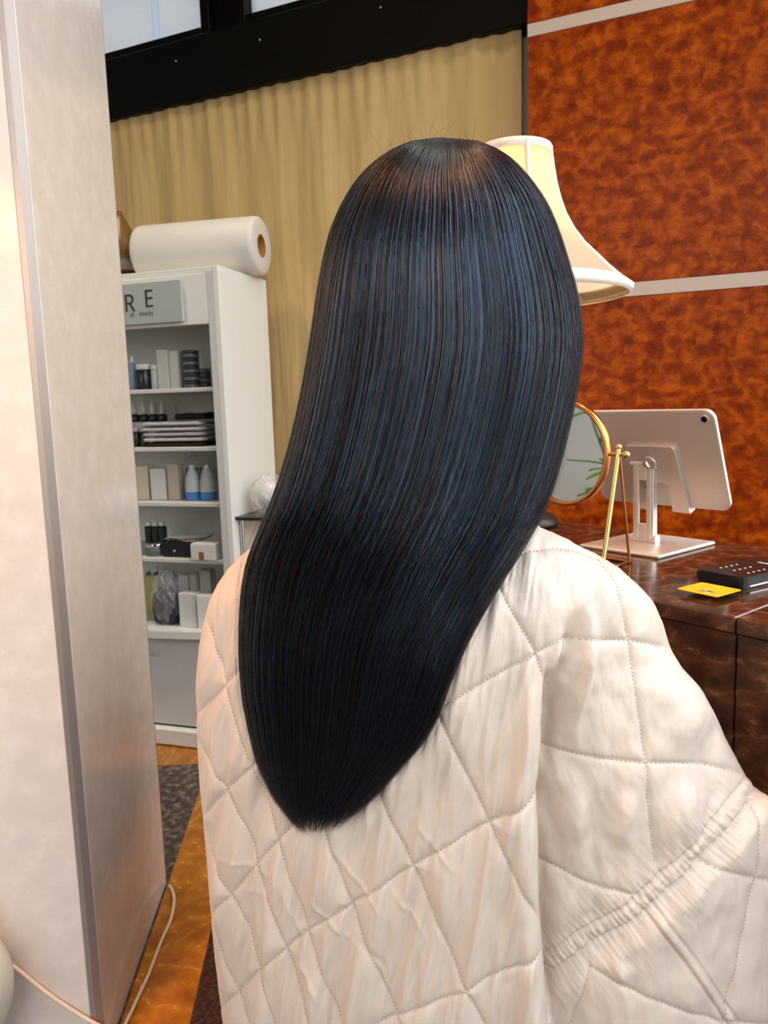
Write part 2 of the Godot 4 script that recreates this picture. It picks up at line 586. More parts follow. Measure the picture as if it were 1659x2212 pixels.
func build_shell() -> void:
	# floor: dark slabs with inlaid strips of brown marble
	var pf := on_level(359, 1908, 0.0)
	var d := (on_level(255, 2212, 0.0) - pf).normalized()
	d.y = 0
	var c := Vector3(d.z, 0, -d.x)                          # to the right
	var fl := structure("floor")
	obj("screed", boxm(Vector3(8.0, 0.2, 8.0), 0.0, Vector3(-0.7, -0.102, -1.8)), M.dark_stone, fl)
	var l0 := pf + c * 0.006                       # left edge of the strip
	var l1 := on_level(433, 2107, 0.0)                       # right edge of the strip
	var cross := on_level(385, 1652, 0.0)                    # near edge of the strip across
	var tl := (cross - l0).dot(d)
	var wid := (l1 - l0).dot(c)
	var near_l := l0 + d * 3.4
	var far_l := l0 + d * tl
	obj("marble_strip", slab([far_l + c * 0.0, far_l + c * wid, near_l + c * wid, near_l], -0.002, 0.0), M.floor_marble, fl)
	var cl := far_l - c * 2.4
	var cr := far_l + c * 1.6
	obj("marble_strip", slab([cl, cr, cr - d * 1.6, cl - d * 1.6], -0.002, 0.0), M.floor_marble, fl)
	var rl := far_l + c * (wid + 0.002) + d * 0.002
	obj("dark_slab", slab([rl, rl + c * 2.6, rl + c * 2.6 + d * 5.0, rl + d * 3.4], -0.002, -0.0002), M.dark_border, fl)
	# back wall behind the curtain, sides, ceiling
	var wbk := structure("wall_back")
	var far_left := wall_p - dw * 5.0 - nw * 0.06
	var far_right := wall_p + dw * 2.2 - nw * 0.06
	var hb := 2.9
	obj("masonry", slab([far_left, far_right, far_right - nw * 0.2, far_left - nw * 0.2], 0.0, hb), M.wall, wbk)
	obj("lintel", slab([far_left, far_right, far_right - nw * 0.2, far_left - nw * 0.2], CEIL - 0.5, CEIL), M.wall, wbk)
	var wl := structure("wall_left")
	obj("masonry", boxm(Vector3(0.2, CEIL, 7.4), 0.0, Vector3(X_LEFT - 0.1, CEIL / 2, -2.5)), M.wall_grey, wl)
	var ce := structure("ceiling")
	obj("plaster", boxm(Vector3(5.3, 0.2, 7.4), 0.0, Vector3(-1.05, CEIL + 0.1, -2.5)), M.ceiling, ce)
	# the open shop front behind the camera and to the right: posts, transoms and an added low dark riser
	var n := 0
	for s in [[Vector3(X_LEFT, 0, Z_FRONT), Vector3(X_RIGHT, 0, Z_FRONT), 5], [Vector3(X_RIGHT, 0, Z_FRONT), Vector3(X_RIGHT, 0, -2.25), 3]]:
		n += 1
		var w := structure("window_%d" % (n + 2))
		var a: Vector3 = s[0]
		var b: Vector3 = s[1]
		var along := (b - a).normalized()
		var m := MB.new()
		var bs := Basis(along, Vector3.UP, along.cross(Vector3.UP))
		var long := (b - a).length()
		for i in s[2] + 1:
			m.box(a + along * (long * i / s[2]) + Vector3(0, CEIL / 2, 0), Vector3(0.06, CEIL, 0.08), 0.004, bs)
		if n == 1:
			var ri := MB.new()
			ri.box((a + b) / 2 + Vector3(0, 0.45, 0), Vector3(long, 0.9, 0.1), 0.004, bs)
			obj("added_dark_riser", ri.mesh(), M.bronze, w)  # unseen low wall added so the lower hair reflects something dark
		for h in [0.04, 2.4, CEIL - 0.05]:
			m.box((a + b) / 2 + Vector3(0, h, 0), Vector3(long, 0.08, 0.06), 0.004, bs)
		obj("window_frame", m.mesh(), M.black, w)
	# unseen dark door added to darken hair reflections and the coat back
	var dr := structure("door_1")
	obj("added_door_leaf", boxm(Vector3(1.06, 2.2, 0.045), 0.003, Vector3(-0.02, 1.115, Z_FRONT - 0.08)), M.added_door_wood, dr)
	for x: float in [-0.585, 0.545]:
		obj("added_door_frame", boxm(Vector3(0.06, 2.3, 0.09), 0.003, Vector3(x, 1.15, Z_FRONT - 0.07)), M.black, dr)
	obj("added_door_frame", boxm(Vector3(1.19, 0.07, 0.09), 0.003, Vector3(-0.02, 2.26, Z_FRONT - 0.07)), M.black, dr)
	obj("added_door_handle", tubem([Vector3(0.4, 0.95, Z_FRONT - 0.14), Vector3(0.4, 1.25, Z_FRONT - 0.14)], 0.012, 10), M.brass, dr)
	var wr := structure("added_wall_front")
	obj("added_header", boxm(Vector3(5.1, CEIL - 3.4, 0.12), 0.002, Vector3(-1.05, (CEIL + 3.4) / 2, Z_FRONT + 0.02)), M.wall, wr)  # unseen upper wall added to cut the light from behind
	var pav := structure("pavement")
	obj("paving", boxm(Vector3(30, 0.1, 24), 0.0, Vector3(4, -0.26, 4)), M.pavement, pav)
	# unseen warm downlights; cabinet and burl wall ones are fill added to brighten
	for pe in [[Vector3(0.1, CEIL, -0.62), 1.1, 0, Color(1.0, 0.5, 0.16)], [Vector3(-0.8, CEIL, -0.95), 7.0, 1, Color(1.0, 0.62, 0.28)], [Vector3(-1.3, CEIL, -2.3), 4.5, 2, Color(1.0, 0.92, 0.8)], [Vector3(0.5, CEIL, -1.9), 3.0, 3, Color(1.0, 0.92, 0.8)]]:
		var p: Vector3 = pe[0]
		var dl := thing("unseen_ceiling_light", "unseen round warm recessed downlight in the ceiling above the %s" % ["person", "pillar", "cabinet", "burl wall"][int(pe[2])], "light", p, 0.0, "recessed downlights")
		obj("trim_ring", lathem([Vector2(0.12, -0.006), Vector2(0.15, -0.006), Vector2(0.15, 0.0)], 32, true), M.white, dl)
		var g := mat(Color("fff0d8"), 0.5)
		g.emission_enabled = true
		g.emission = pe[3]
		g.emission_energy_multiplier = 8.0
		obj("light_disc", lathem([Vector2(0.0, -0.004), Vector2(0.12, -0.004)], 32, true), g, dl)
		var sp := SpotLight3D.new()
		sp.name = "unseen_downlight_glow"
		sp.light_color = pe[3]
		sp.light_energy = pe[1]
		sp.light_size = 0.12
		sp.spot_angle = 50.0
		sp.spot_range = 12.0
		sp.spot_attenuation = 2.0
		sp.shadow_enabled = true
		add_child(sp)
		sp.look_at_from_position(p + Vector3(0, -0.03, 0), p + Vector3(0, -1, 0), Vector3.FORWARD)

func build_added_pendant() -> void:  # unseen lamp added to throw warm light on the left shoulder
	var p := Vector3(-1.0, 1.95, -0.35)
	var L := thing("added_pendant_lamp", "unseen dark cone pendant lamp added beside the pillar for warm side light", "lamp", p)
	obj("flex", tubem([Vector3(0, 0.2, 0), Vector3(0, CEIL - p.y, 0)], 0.004, 8), M.black, L)
	obj("lamp_shade", lathem([Vector2(0.13, 0.02), Vector2(0.132, 0.024), Vector2(0.09, 0.11), Vector2(0.035, 0.19), Vector2(0.015, 0.21), Vector2(0.0, 0.212)], 36), M.bronze, L)
	var g := mat(Color("ffe9c8"), 0.4)
	g.emission_enabled = true
	g.emission = Color(1.0, 0.7, 0.4)
	g.emission_energy_multiplier = 6.0
	var b := MB.new()
	b.ball(Vector3(0, 0.06, 0), Vector3(0.032, 0.04, 0.032), 18)
	obj("light_bulb", b.mesh(), g, L)
	var o := OmniLight3D.new()
	o.name = "added_pendant_glow"
	o.light_color = Color(1.0, 0.7, 0.4)
	o.light_energy = 0.6
	o.light_size = 0.03
	o.omni_range = 10.0
	o.omni_attenuation = 2.0
	o.shadow_enabled = true
	add_child(o)
	o.position = p + Vector3(0, 0.06, 0)

func build_burl_wall() -> void:
	var w := structure("wall_counter")
	# the two bands
	var b1b := on_plane(1141, 81, burl_p, nw).y
	var b1t := on_plane(1141, 52, burl_p, nw).y
	var b2b := on_plane(1400, 637.5, burl_p, nw).y
	var b2t := on_plane(1400, 607, burl_p, nw).y
	var step := b1t - b2t
	var long := 1.35
	var levels := [[0.0, b2b], [b2t, b1b], [b1t, b1t + step - (b1t - b1b)], [b1t + step, CEIL]]
	var bs := Basis(dw, Vector3.UP, nw)
	var core := MB.new()
	core.box(burl_p + dw * (long / 2) - nw * 0.1 + Vector3.UP * CEIL / 2, Vector3(long - 0.004, CEIL, 0.17), 0.0, bs)
	obj("core", core.mesh(), M.bronze, w)
	for l in levels:
		var m := MB.new()
		m.box(burl_p + dw * (long / 2) - nw * 0.01 + Vector3.UP * (l[0] + l[1]) / 2, Vector3(long, l[1] - l[0] - 0.001, 0.02), 0.0015, bs)
		obj("panel", m.mesh(), M.burl, w)
	for l in [[b2b, b2t], [b1b, b1t], [b1t + step - (b1t - b1b), b1t + step]]:
		var m := MB.new()
		m.box(burl_p + dw * (long / 2) - nw * 0.006 + Vector3.UP * (l[0] + l[1]) / 2, Vector3(long, l[1] - l[0] - 0.001, 0.014), 0.001, bs)
		obj("metal_band", m.mesh(), M.band, w)
	# the return beside the curtain
	var r := MB.new()
	r.box(burl_p + dw * 0.008 - nw * 0.2 + Vector3.UP * CEIL / 2, Vector3(0.016, CEIL, 0.36), 0.001, bs)
	obj("return_panel", r.mesh(), M.burl, w)

func build_beam_and_windows() -> void:
	var hb := at(1138, 61, 2.95).y
	var ht := on_plane(486, 69.5, wall_p, nw).y          # line under the window frames
	var bs := Basis(dw, Vector3.UP, nw)
	var t := structure("trim_1")
	var m := MB.new()
	m.box(wall_p - dw * 1.5 + Vector3.UP * (hb + ht) / 2 - nw * 0.045, Vector3(3.4, ht - hb, 0.16), 0.003, bs)
	obj("beam", m.mesh(), M.black, t)
	for p in [[561, 86], [380, 132], [822, 16]]:
		var q := on_plane(p[0], p[1], wall_p + nw * 0.035, nw)
		var s := MB.new()
		s.lathe([Vector2(0.0038, 0.0), Vector2(0.003, 0.002), Vector2(0.0, 0.003)], 12, q, Basis(dw, nw, Vector3.UP))
		obj("screw", s.mesh(), M.alu, t)
	# window frames above: sill level, stiles at the pixels where the panes end
	var sill := on_plane(436, 60, wall_p, nw).y
	var xs := [[-2.4, (on_plane(436, 60, wall_p, nw) - wall_p).dot(dw)], [(on_plane(531, 33, wall_p, nw) - wall_p).dot(dw), 0.32]]
	var top := CEIL - 0.55
	for i in 2:
		var w := structure("window_%d" % (i + 1))
		var x0: float = xs[i][0]
		var x1: float = xs[i][1]
		var f := MB.new()
		var depth := nw * -0.035
		var outer0 := x0 - 0.045 if i == 1 else x0 - 0.06
		var outer1 := x1 + 0.045
		f.box(wall_p + dw * (outer0 + x0) / 2 + Vector3.UP * (ht + top) / 2 + depth, Vector3(x0 - outer0, top - ht, 0.09), 0.003, bs)
		f.box(wall_p + dw * (outer1 + x1) / 2 + Vector3.UP * (ht + top) / 2 + depth, Vector3(outer1 - x1, top - ht, 0.09), 0.003, bs)
		f.box(wall_p + dw * (x0 + x1) / 2 + Vector3.UP * (ht + sill) / 2 + depth, Vector3(x1 - x0, sill - ht, 0.09), 0.003, bs)
		f.box(wall_p + dw * (x0 + x1) / 2 + Vector3.UP * (top - 0.03) + depth, Vector3(x1 - x0, 0.06, 0.09), 0.003, bs)
		obj("window_frame", f.mesh(), M.black, w)
		var g := MB.new()
		g.box(wall_p + dw * (x0 + x1) / 2 + Vector3.UP * (sill + top) / 2 - nw * 0.05, Vector3(x1 - x0 + 0.01, top - sill, 0.006), 0.0, bs)
		if i == 1:
			obj("pane", g.mesh(), M.frost, w)
			continue
		# the first light is glazed in two sheets; the bluish strip between is painted-in daylight
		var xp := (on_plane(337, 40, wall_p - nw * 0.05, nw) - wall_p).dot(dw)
		for s in [[x0 - 0.005, xp - 0.0165, M.frost], [xp - 0.0155, xp + 0.0155, M.frost_daylight_tint], [xp + 0.0165, x1 + 0.005, M.frost]]:
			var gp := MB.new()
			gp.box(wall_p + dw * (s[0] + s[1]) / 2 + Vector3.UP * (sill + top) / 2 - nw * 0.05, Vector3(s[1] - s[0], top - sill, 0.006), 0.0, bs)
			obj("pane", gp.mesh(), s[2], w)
	# black post between the two window frames
	var mid := structure("trim_2")
	var f2 := MB.new()
	f2.box(wall_p + dw * ((xs[0][1] + xs[1][0]) / 2) + Vector3.UP * (ht + top) / 2 - nw * 0.045, Vector3(xs[1][0] - xs[0][1] - 0.094, top - ht, 0.05), 0.002, bs)
	obj("window_post", f2.mesh(), M.black, mid)

func build_curtain() -> void:
	var hb := at(1138, 61, 2.95).y + 0.004
	var f := noise(1.0, 3, FastNoiseLite.TYPE_SIMPLEX_SMOOTH, FastNoiseLite.FRACTAL_FBM, 61)
	var rows := 70
	var cols := 900
	var p := []
	for r in rows:
		var t := float(r) / (rows - 1)
		var y := lerpf(hb, 0.03, t)
		for c in cols:
			var x := lerpf(-4.2, -0.02, float(c) / (cols - 1))
			var soft := smoothstep(0.0, 0.12, t)
			var xx := x + 0.03 * f.get_noise_2d(x * 1.4, t * 1.5)
			var z := 0.009 * sin(xx * 27.0 + 2.0 * f.get_noise_2d(x * 0.9, 3.0)) * (0.35 + 0.65 * soft) * (0.75 + 0.6 * f.get_noise_2d(x * 1.7, 9.0))
			z += 0.006 * f.get_noise_2d(x * 9.0, t * 2.0) + 0.004 * sin(x * 90.0) * (1.0 - soft)
			p.append(wall_p + dw * x + Vector3.UP * y + nw * (z + 0.005))
	var m := MB.new()
	m.grid(p, rows, cols, false, wall_p - nw * 3.0 + Vector3.UP - dw * 2.0, 0.01)
	var cur := obj("curtain", m.mesh(), M.curtain)
	tag(cur, "beige gathered fabric curtain hanging below the black beam", "curtain")

func build_pillar() -> void:
	var far := on_level(359, 1908, 0.0)
	var d := (on_level(255, 2212, 0.0) - far)
	d.y = 0
	d = d.normalized()
	var c := Vector3(d.z, 0, -d.x)
	var near := far + d * 0.60
	var P := thing("pillar", "square pillar clad in cream polished stone with a metal corner strip", "pillar", far)
	var h := CEIL
	var wide := 0.62
	var m := MB.new()
	m.prism(PackedVector2Array([_xz(-c * 0.012), _xz(-c * 0.012 + d * 0.588), _xz(-c * wide + d * 0.588), _xz(-c * wide)]), 0.0, h, Vector3.ZERO, Basis(Vector3.RIGHT, Vector3(0, 0, 1), Vector3.UP))
	obj("core", m.mesh(), M.gap, P)
	var bs := Basis(c, Vector3.UP, d)
	var s := MB.new()
	s.box(d * 0.297 - c * 0.006 + Vector3.UP * h / 2, Vector3(0.012, h, 0.594), 0.0015, bs)
	obj("side_slab", s.mesh(), M.cream_stone_polished, P)
	# angled metal strip at the near corner and the front slab
	var strip := MB.new()
	strip.prism(PackedVector2Array([_xz(d * 0.5985 - c * 0.0005), _xz(d * 0.6065 - c * 0.014), _xz(d * 0.6065 - c * 0.024), _xz(d * 0.590 - c * 0.024), _xz(d * 0.590 - c * 0.006)]), 0.0, h, Vector3.ZERO, Basis(Vector3.RIGHT, Vector3(0, 0, 1), Vector3.UP))
	obj("corner_strip", strip.mesh(), M.steel_strip, P)
	var fr := MB.new()
	fr.box(d * 0.598 - c * (0.0245 + (wide - 0.0245) / 2) + Vector3.UP * h / 2, Vector3(wide - 0.0245, h, 0.016), 0.0015, bs)
	obj("front_slab", fr.mesh(), M.cream_stone, P)
	var ed := MB.new()
	ed.box(-d * 0.003 - c * 0.004 + Vector3.UP * h / 2, Vector3(0.008, h, 0.006), 0.001, bs)
	obj("edge_trim", ed.mesh(), M.steel_strip, P)

func _xz(p: Vector3) -> Vector2:
	return Vector2(p.x, p.z)

func build_counter() -> void:
	var C := thing("reception_counter", "reception counter clad in dark brown veined marble slabs", "counter", Vector3(joint_p.x, 0, joint_p.z), counter_turn)
	# local axes: x along the front to the right, z out of the front towards the customer
	var dep := 0.44
	var th := 0.02
	for s in [[-0.95, -0.0008], [0.0008, 0.62]]:
		obj("top_slab", boxm(Vector3(s[1] - s[0], th, dep), 0.0015, Vector3((s[0] + s[1]) / 2, COUNTER - th / 2, -dep / 2)), M.marble, C)
		obj("front_slab", boxm(Vector3(s[1] - s[0], COUNTER - th - 0.101, 0.02), 0.0012, Vector3((s[0] + s[1]) / 2, (COUNTER - th - 0.101) / 2 + 0.1, -0.014)), M.marble_front, C)
	obj("carcass", boxm(Vector3(1.54, COUNTER - th - 0.002, dep - 0.04), 0.001, Vector3(-0.165, (COUNTER - th) / 2 - 0.001, -dep / 2 - 0.005)), M.bronze, C)
	obj("plinth", boxm(Vector3(1.55, 0.099, 0.02), 0.001, Vector3(-0.165, 0.0495, -0.02)), M.bronze, C)
	obj("end_slab", boxm(Vector3(0.012, COUNTER - th - 0.002, dep - 0.02), 0.001, Vector3(-0.943, (COUNTER - th) / 2, -dep / 2)), M.marble_front, C)

func build_lamp() -> void:
	var a := at(1112, 640, 1.6)
	var k := 1.6 / FPX * 1.0
	var L := thing("table_lamp", "lit table lamp with a flared cream fabric shade on the counter", "lamp", Vector3(a.x, COUNTER, a.z))
	var rim := a.y - COUNTER
	var prof := [[0, 236], [6, 238], [22, 216], [45, 190], [70, 166], [95, 141], [125, 119], [155, 103], [185, 92], [215, 84], [250, 78], [280, 74], [290, 74]]
	var pts := []
	for q in prof: pts.append(Vector2(q[1] * k * 0.985, rim + q[0] * k))
	# six slightly cupped fabric panels
	var seg := 96
	var p := []
	for r in pts.size():
		for s in seg:
			var w := TAU * s / seg
			var cup := 1.0 - 0.02 * absf(sin(w * 3.0)) * (1.0 - float(r) / pts.size())
			p.append(Vector3(cos(w + 0.35) * pts[r].x * cup, pts[r].y, sin(w + 0.35) * pts[r].x * cup))
	var m := MB.new()
	m.grid(p, pts.size(), seg, true, Vector3(0, rim + 0.15, 0))
	var sh := obj("lamp_shade", m.mesh(), M.shade, L)
	for s in 6:
		var path := []
		for q in pts: path.append(Vector3(cos(TAU * s / 6 + 0.35) * q.x, q.y, sin(TAU * s / 6 + 0.35) * q.x))
		obj("rib", tubem(path, 0.0055, 6), M.shade_trim, sh)
	var top: Vector2 = pts[pts.size() - 1]
	obj("top_band", lathem([Vector2(top.x + 0.002, top.y - 0.012), Vector2(top.x + 0.0035, top.y - 0.006), Vector2(top.x + 0.0025, top.y + 0.004), Vector2(top.x - 0.001, top.y + 0.004)], 64), M.shade_trim, sh)
	var bot: Vector2 = pts[0]
	var low: Vector2 = pts[2]
	obj("bottom_band", lathem([Vector2(bot.x - 0.002, bot.y - 0.006), Vector2(bot.x + 0.003, bot.y - 0.002), Vector2(bot.x + 0.004, bot.y + 0.006), Vector2(low.x + 0.003, low.y)], 64), M.shade_trim, sh)
	obj("base", lathem([Vector2(0.0, 0.0), Vector2(0.085, 0.0), Vector2(0.088, 0.008), Vector2(0.08, 0.02), Vector2(0.05, 0.032), Vector2(0.03, 0.06), Vector2(0.036, 0.1), Vector2(0.05, 0.16), Vector2(0.045, 0.22), Vector2(0.022, 0.29), Vector2(0.012, 0.34), Vector2(0.0, 0.345)], 40), M.bronze, L)
	obj("stem", tubem([Vector3(0, 0.33, 0), Vector3(0, rim + 0.13, 0)], 0.007, 12), M.brass, L)
	var g := mat(Color("fff3dc"), 0.4)
	g.emission_enabled = true
	g.emission = Color(1.0, 0.78, 0.48)
	g.emission_energy_multiplier = 3.0
	var bl := MB.new()
	bl.ball(Vector3(0, rim + 0.18, 0), Vector3(0.03, 0.038, 0.03), 20)
	obj("light_bulb", bl.mesh(), g, L)
	var o := OmniLight3D.new()
	o.name = "lamp_glow"
	o.light_color = Color(1.0, 0.76, 0.45)
	o.light_energy = 0.027
	o.light_size = 0.03
	o.omni_range = 8.0
	o.omni_attenuation = 2.0
	o.shadow_enabled = true
	add_child(o)
	o.position = L.position + Vector3(0, rim + 0.18, 0)

func build_mirror() -> void:
	var br := on_level(1360, 1213, COUNTER + 0.003)
	var fr := on_level(1300, 1235, COUNTER + 0.003)
	var mid := (br + fr) / 2.0
	var pv := at(1337, 973, -mid.z)
	var rad := 0.082
	var wide := 0.198
	var Mi := thing("vanity_mirror", "round copper-rimmed table mirror on a thin brass wire stand", "mirror", Vector3(mid.x, COUNTER, mid.z))
	var o := Vector3(mid.x, COUNTER, mid.z)
	var bl := br - e1 * wide
	var fl := fr - e1 * wide
	var pl := pv - e1 * wide
	var up := Vector3.UP
	var st := MB.new()
	st.tube([br - o, fr - o, fl - o, bl - o], 0.0026, 8, true, true)
	obj("base_frame", st.mesh(), M.copper, Mi)
	for q in [[fr, pv, M.brass, 0.0036], [br, pv, M.copper, 0.0022], [fl, pl, M.brass, 0.0036], [bl, pl, M.copper, 0.0022]]:
		obj("leg", tubem([q[0] - o, q[1] - o + up * 0.004], q[3], 10), q[2], Mi)
	var cen := (pv + pl) / 2.0 - up * 0.008
	var axis := (-e2 + up * 0.02).normalized()
	var bs := Basis(e1, axis, e1.cross(axis))
	for s in [pv, pl]:
		var dir: Vector3 = (cen + up * 0.008 - s).normalized()
		var kn := MB.new()
		kn.tube([s - o - dir * 0.012 - up * 0.006, s - o + dir * 0.018 - up * 0.006], 0.003, 8)
		kn.ball(s - o - dir * 0.013 - up * 0.006, Vector3.ONE * 0.006, 10)
		kn.ball(s - o + up * 0.005, Vector3.ONE * 0.005, 10)
		obj("pivot_knob", kn.mesh(), M.brass, Mi)
	var ring := MB.new()
	ring.lathe([Vector2(rad - 0.006, -0.007), Vector2(rad, -0.007), Vector2(rad + 0.0015, -0.004), Vector2(rad + 0.0015, 0.005), Vector2(rad, 0.008), Vector2(rad - 0.005, 0.007), Vector2(rad - 0.006, 0.0025)], 72, cen - o, bs)
	obj("rim", ring.mesh(), M.copper, Mi)
	var gl := MB.new()
	gl.lathe([Vector2(rad - 0.004, 0.002), Vector2(0.0, 0.0025)], 64, cen - o, bs, true)
	obj("mirror_glass", gl.mesh(), M.mirror, Mi)
	var bk := MB.new()
	bk.lathe([Vector2(0.0, -0.006), Vector2(rad - 0.003, -0.006)], 48, cen - o, bs, true)
	obj("back_plate", bk.mesh(), M.copper, Mi)

func build_tablet() -> void:
	var tr := at(1543, 884, 1.2)
	var drop := Vector3(0, -0.167, 0) + e2 * 0.068
	var h := 0.1795
	drop = drop.normalized() * h
	var w := 0.2486
	var nrm := drop.normalized().cross(e1).normalized()
	if nrm.dot(-e2) < 0.0: nrm = -nrm                       # back of the tablet, towards the customer
	var cen := tr - e1 * (w / 2) + drop / 2
	var bs := Basis(e1, -drop.normalized(), e1.cross(-drop.normalized()))
	var back := 1.0 if bs.z.dot(nrm) > 0.0 else -1.0
	var T := thing("tablet", "thin silver tablet seen from behind, held on a metal stand", "tablet", cen)
	var b := MB.new()
	b.prism(PackedVector2Array(round_rect(w, h, 0.017, 8)), -0.003, 0.003, Vector3.ZERO, bs)
	b.prism(PackedVector2Array(round_rect(w - 0.003, h - 0.003, 0.0155, 8)), 0.003 * back, 0.0038 * back, Vector3.ZERO, bs)
	obj("case", b.mesh(), M.alu, T)
	var sc := MB.new()
	sc.prism(PackedVector2Array(round_rect(w - 0.01, h - 0.01, 0.012, 6)), -0.003 * back, -0.0036 * back, Vector3.ZERO, bs)
	obj("screen", sc.mesh(), M.lens, T)
	var ln := MB.new()
	var lb := Basis(e1, nrm, e1.cross(nrm))
	var lp := bs * Vector3(w / 2 - 0.0165, h / 2 - 0.0145, 0.0038 * back)
	ln.lathe([Vector2(0.0065, 0.0), Vector2(0.0065, 0.002), Vector2(0.005, 0.0022)], 24, lp, lb, true)
	obj("lens_ring", ln.mesh(), M.alu_bright, T)
	var l2 := MB.new()
	l2.lathe([Vector2(0.005, 0.0022), Vector2(0.0, 0.0024)], 24, lp, lb, true)
	obj("camera_lens", l2.mesh(), M.lens, T)
	# the stand
	var cf := on_level(1426, 1213, COUNTER)
	var c_l := on_level(1273, 1182, COUNTER)
	var c_r := on_level(1524, 1177, COUNTER)
	var bw := (c_l - cf).length()
	var bd := (c_r - cf).length()
	var bc := (c_l + c_r) / 2.0
	var S := thing("tablet_stand", "silver metal tablet stand with slotted arm and square base", "stand", Vector3(bc.x, COUNTER, bc.z), counter_turn)
	obj("base_plate", boxm(Vector3(bw, 0.006, bd), 0.002, Vector3(0, 0.0032, 0)), M.alu, S)
	var inv := S.transform.affine_inverse()
	var foot := inv * at(1381, 1172, -bc.z)
	var head := inv * at(1388, 1003, -bc.z)
	foot.y = 0.012
	head.z = foot.z - 0.004
	foot.z = 0.0
	var ax := (head - foot)
	var al := ax.length()
	var ab := Basis(Vector3.RIGHT, ax.normalized(), Vector3.RIGHT.cross(ax.normalized()))
	var mid := (foot + head) / 2.0
	# slotted plate: four bars round a slot
	var am := MB.new()
	var aw := 0.033
	for s: float in [-1.0, 1.0]:
		am.box(mid + ab * Vector3(s * (aw / 2 - 0.0045), 0, 0), Vector3(0.009, al, 0.005), 0.001, ab)
		am.box(mid + ab * Vector3(0, s * (al / 2 - 0.014), 0), Vector3(aw - 0.018, 0.028, 0.005), 0.001, ab)
	obj("arm", am.mesh(), M.alu, S)
	var a2 := MB.new()
	a2.box(mid + ab * Vector3(aw / 2 + 0.0015, 0, -0.006), Vector3(0.004, al, 0.014), 0.001, ab)
	a2.box(mid + ab * Vector3(-aw / 2 - 0.0015, 0, -0.006), Vector3(0.004, al, 0.014), 0.001, ab)
	obj("arm_flange", a2.mesh(), M.alu_bright, S)
	for q in [foot, head]:
		var hg := MB.new()
		hg.tube([q + Vector3(-aw / 2 - 0.008, 0, -0.006), q + Vector3(aw / 2 + 0.008, 0, -0.006)], 0.0085, 18)
		obj("hinge", hg.mesh(), M.alu_bright, S)
	# holder: plate with two legs and lips, behind the tablet
	var hm := MB.new()
	var y0 := -h / 2 - 0.006
	var y1 := h / 2 - 0.062
	var poly := [Vector2(-0.054, y0), Vector2(-0.022, y0), Vector2(-0.026, y0 + 0.045), Vector2(-0.018, y0 + 0.055), Vector2(0.018, y0 + 0.055), Vector2(0.026, y0 + 0.045), Vector2(0.022, y0), Vector2(0.054, y0), Vector2(0.048, y1 - 0.005), Vector2(0.043, y1), Vector2(-0.043, y1), Vector2(-0.048, y1 - 0.005)]
	var hz := 0.0042 * back
	hm.prism(PackedVector2Array(poly), hz, hz + 0.007 * back, cen - S.position, bs)
	for s: float in [-1.0, 1.0]:
		hm.box(cen - S.position + bs * Vector3(s * 0.038, y0 - 0.002, -0.001 * back), Vector3(0.03, 0.004, 0.016), 0.001, bs)
	var holder := obj("holder", hm.mesh(), M.alu, S)
	holder.transform = Transform3D(S.transform.basis.inverse(), Vector3.ZERO)
	# link between arm and holder
	var lk := MB.new()
	var tip := inv * (cen + nrm * 0.012 - Vector3.UP * 0.002)
	lk.tube([head + Vector3(0, 0, -0.006), tip], 0.008, 14)
	lk.lathe([Vector2(0.0, 0.0), Vector2(0.012, 0.0), Vector2(0.011, 0.004), Vector2(0.0, 0.004)], 24, tip, S.transform.basis.inverse() * lb, true)
	obj("link", lk.mesh(), M.alu_bright, S)

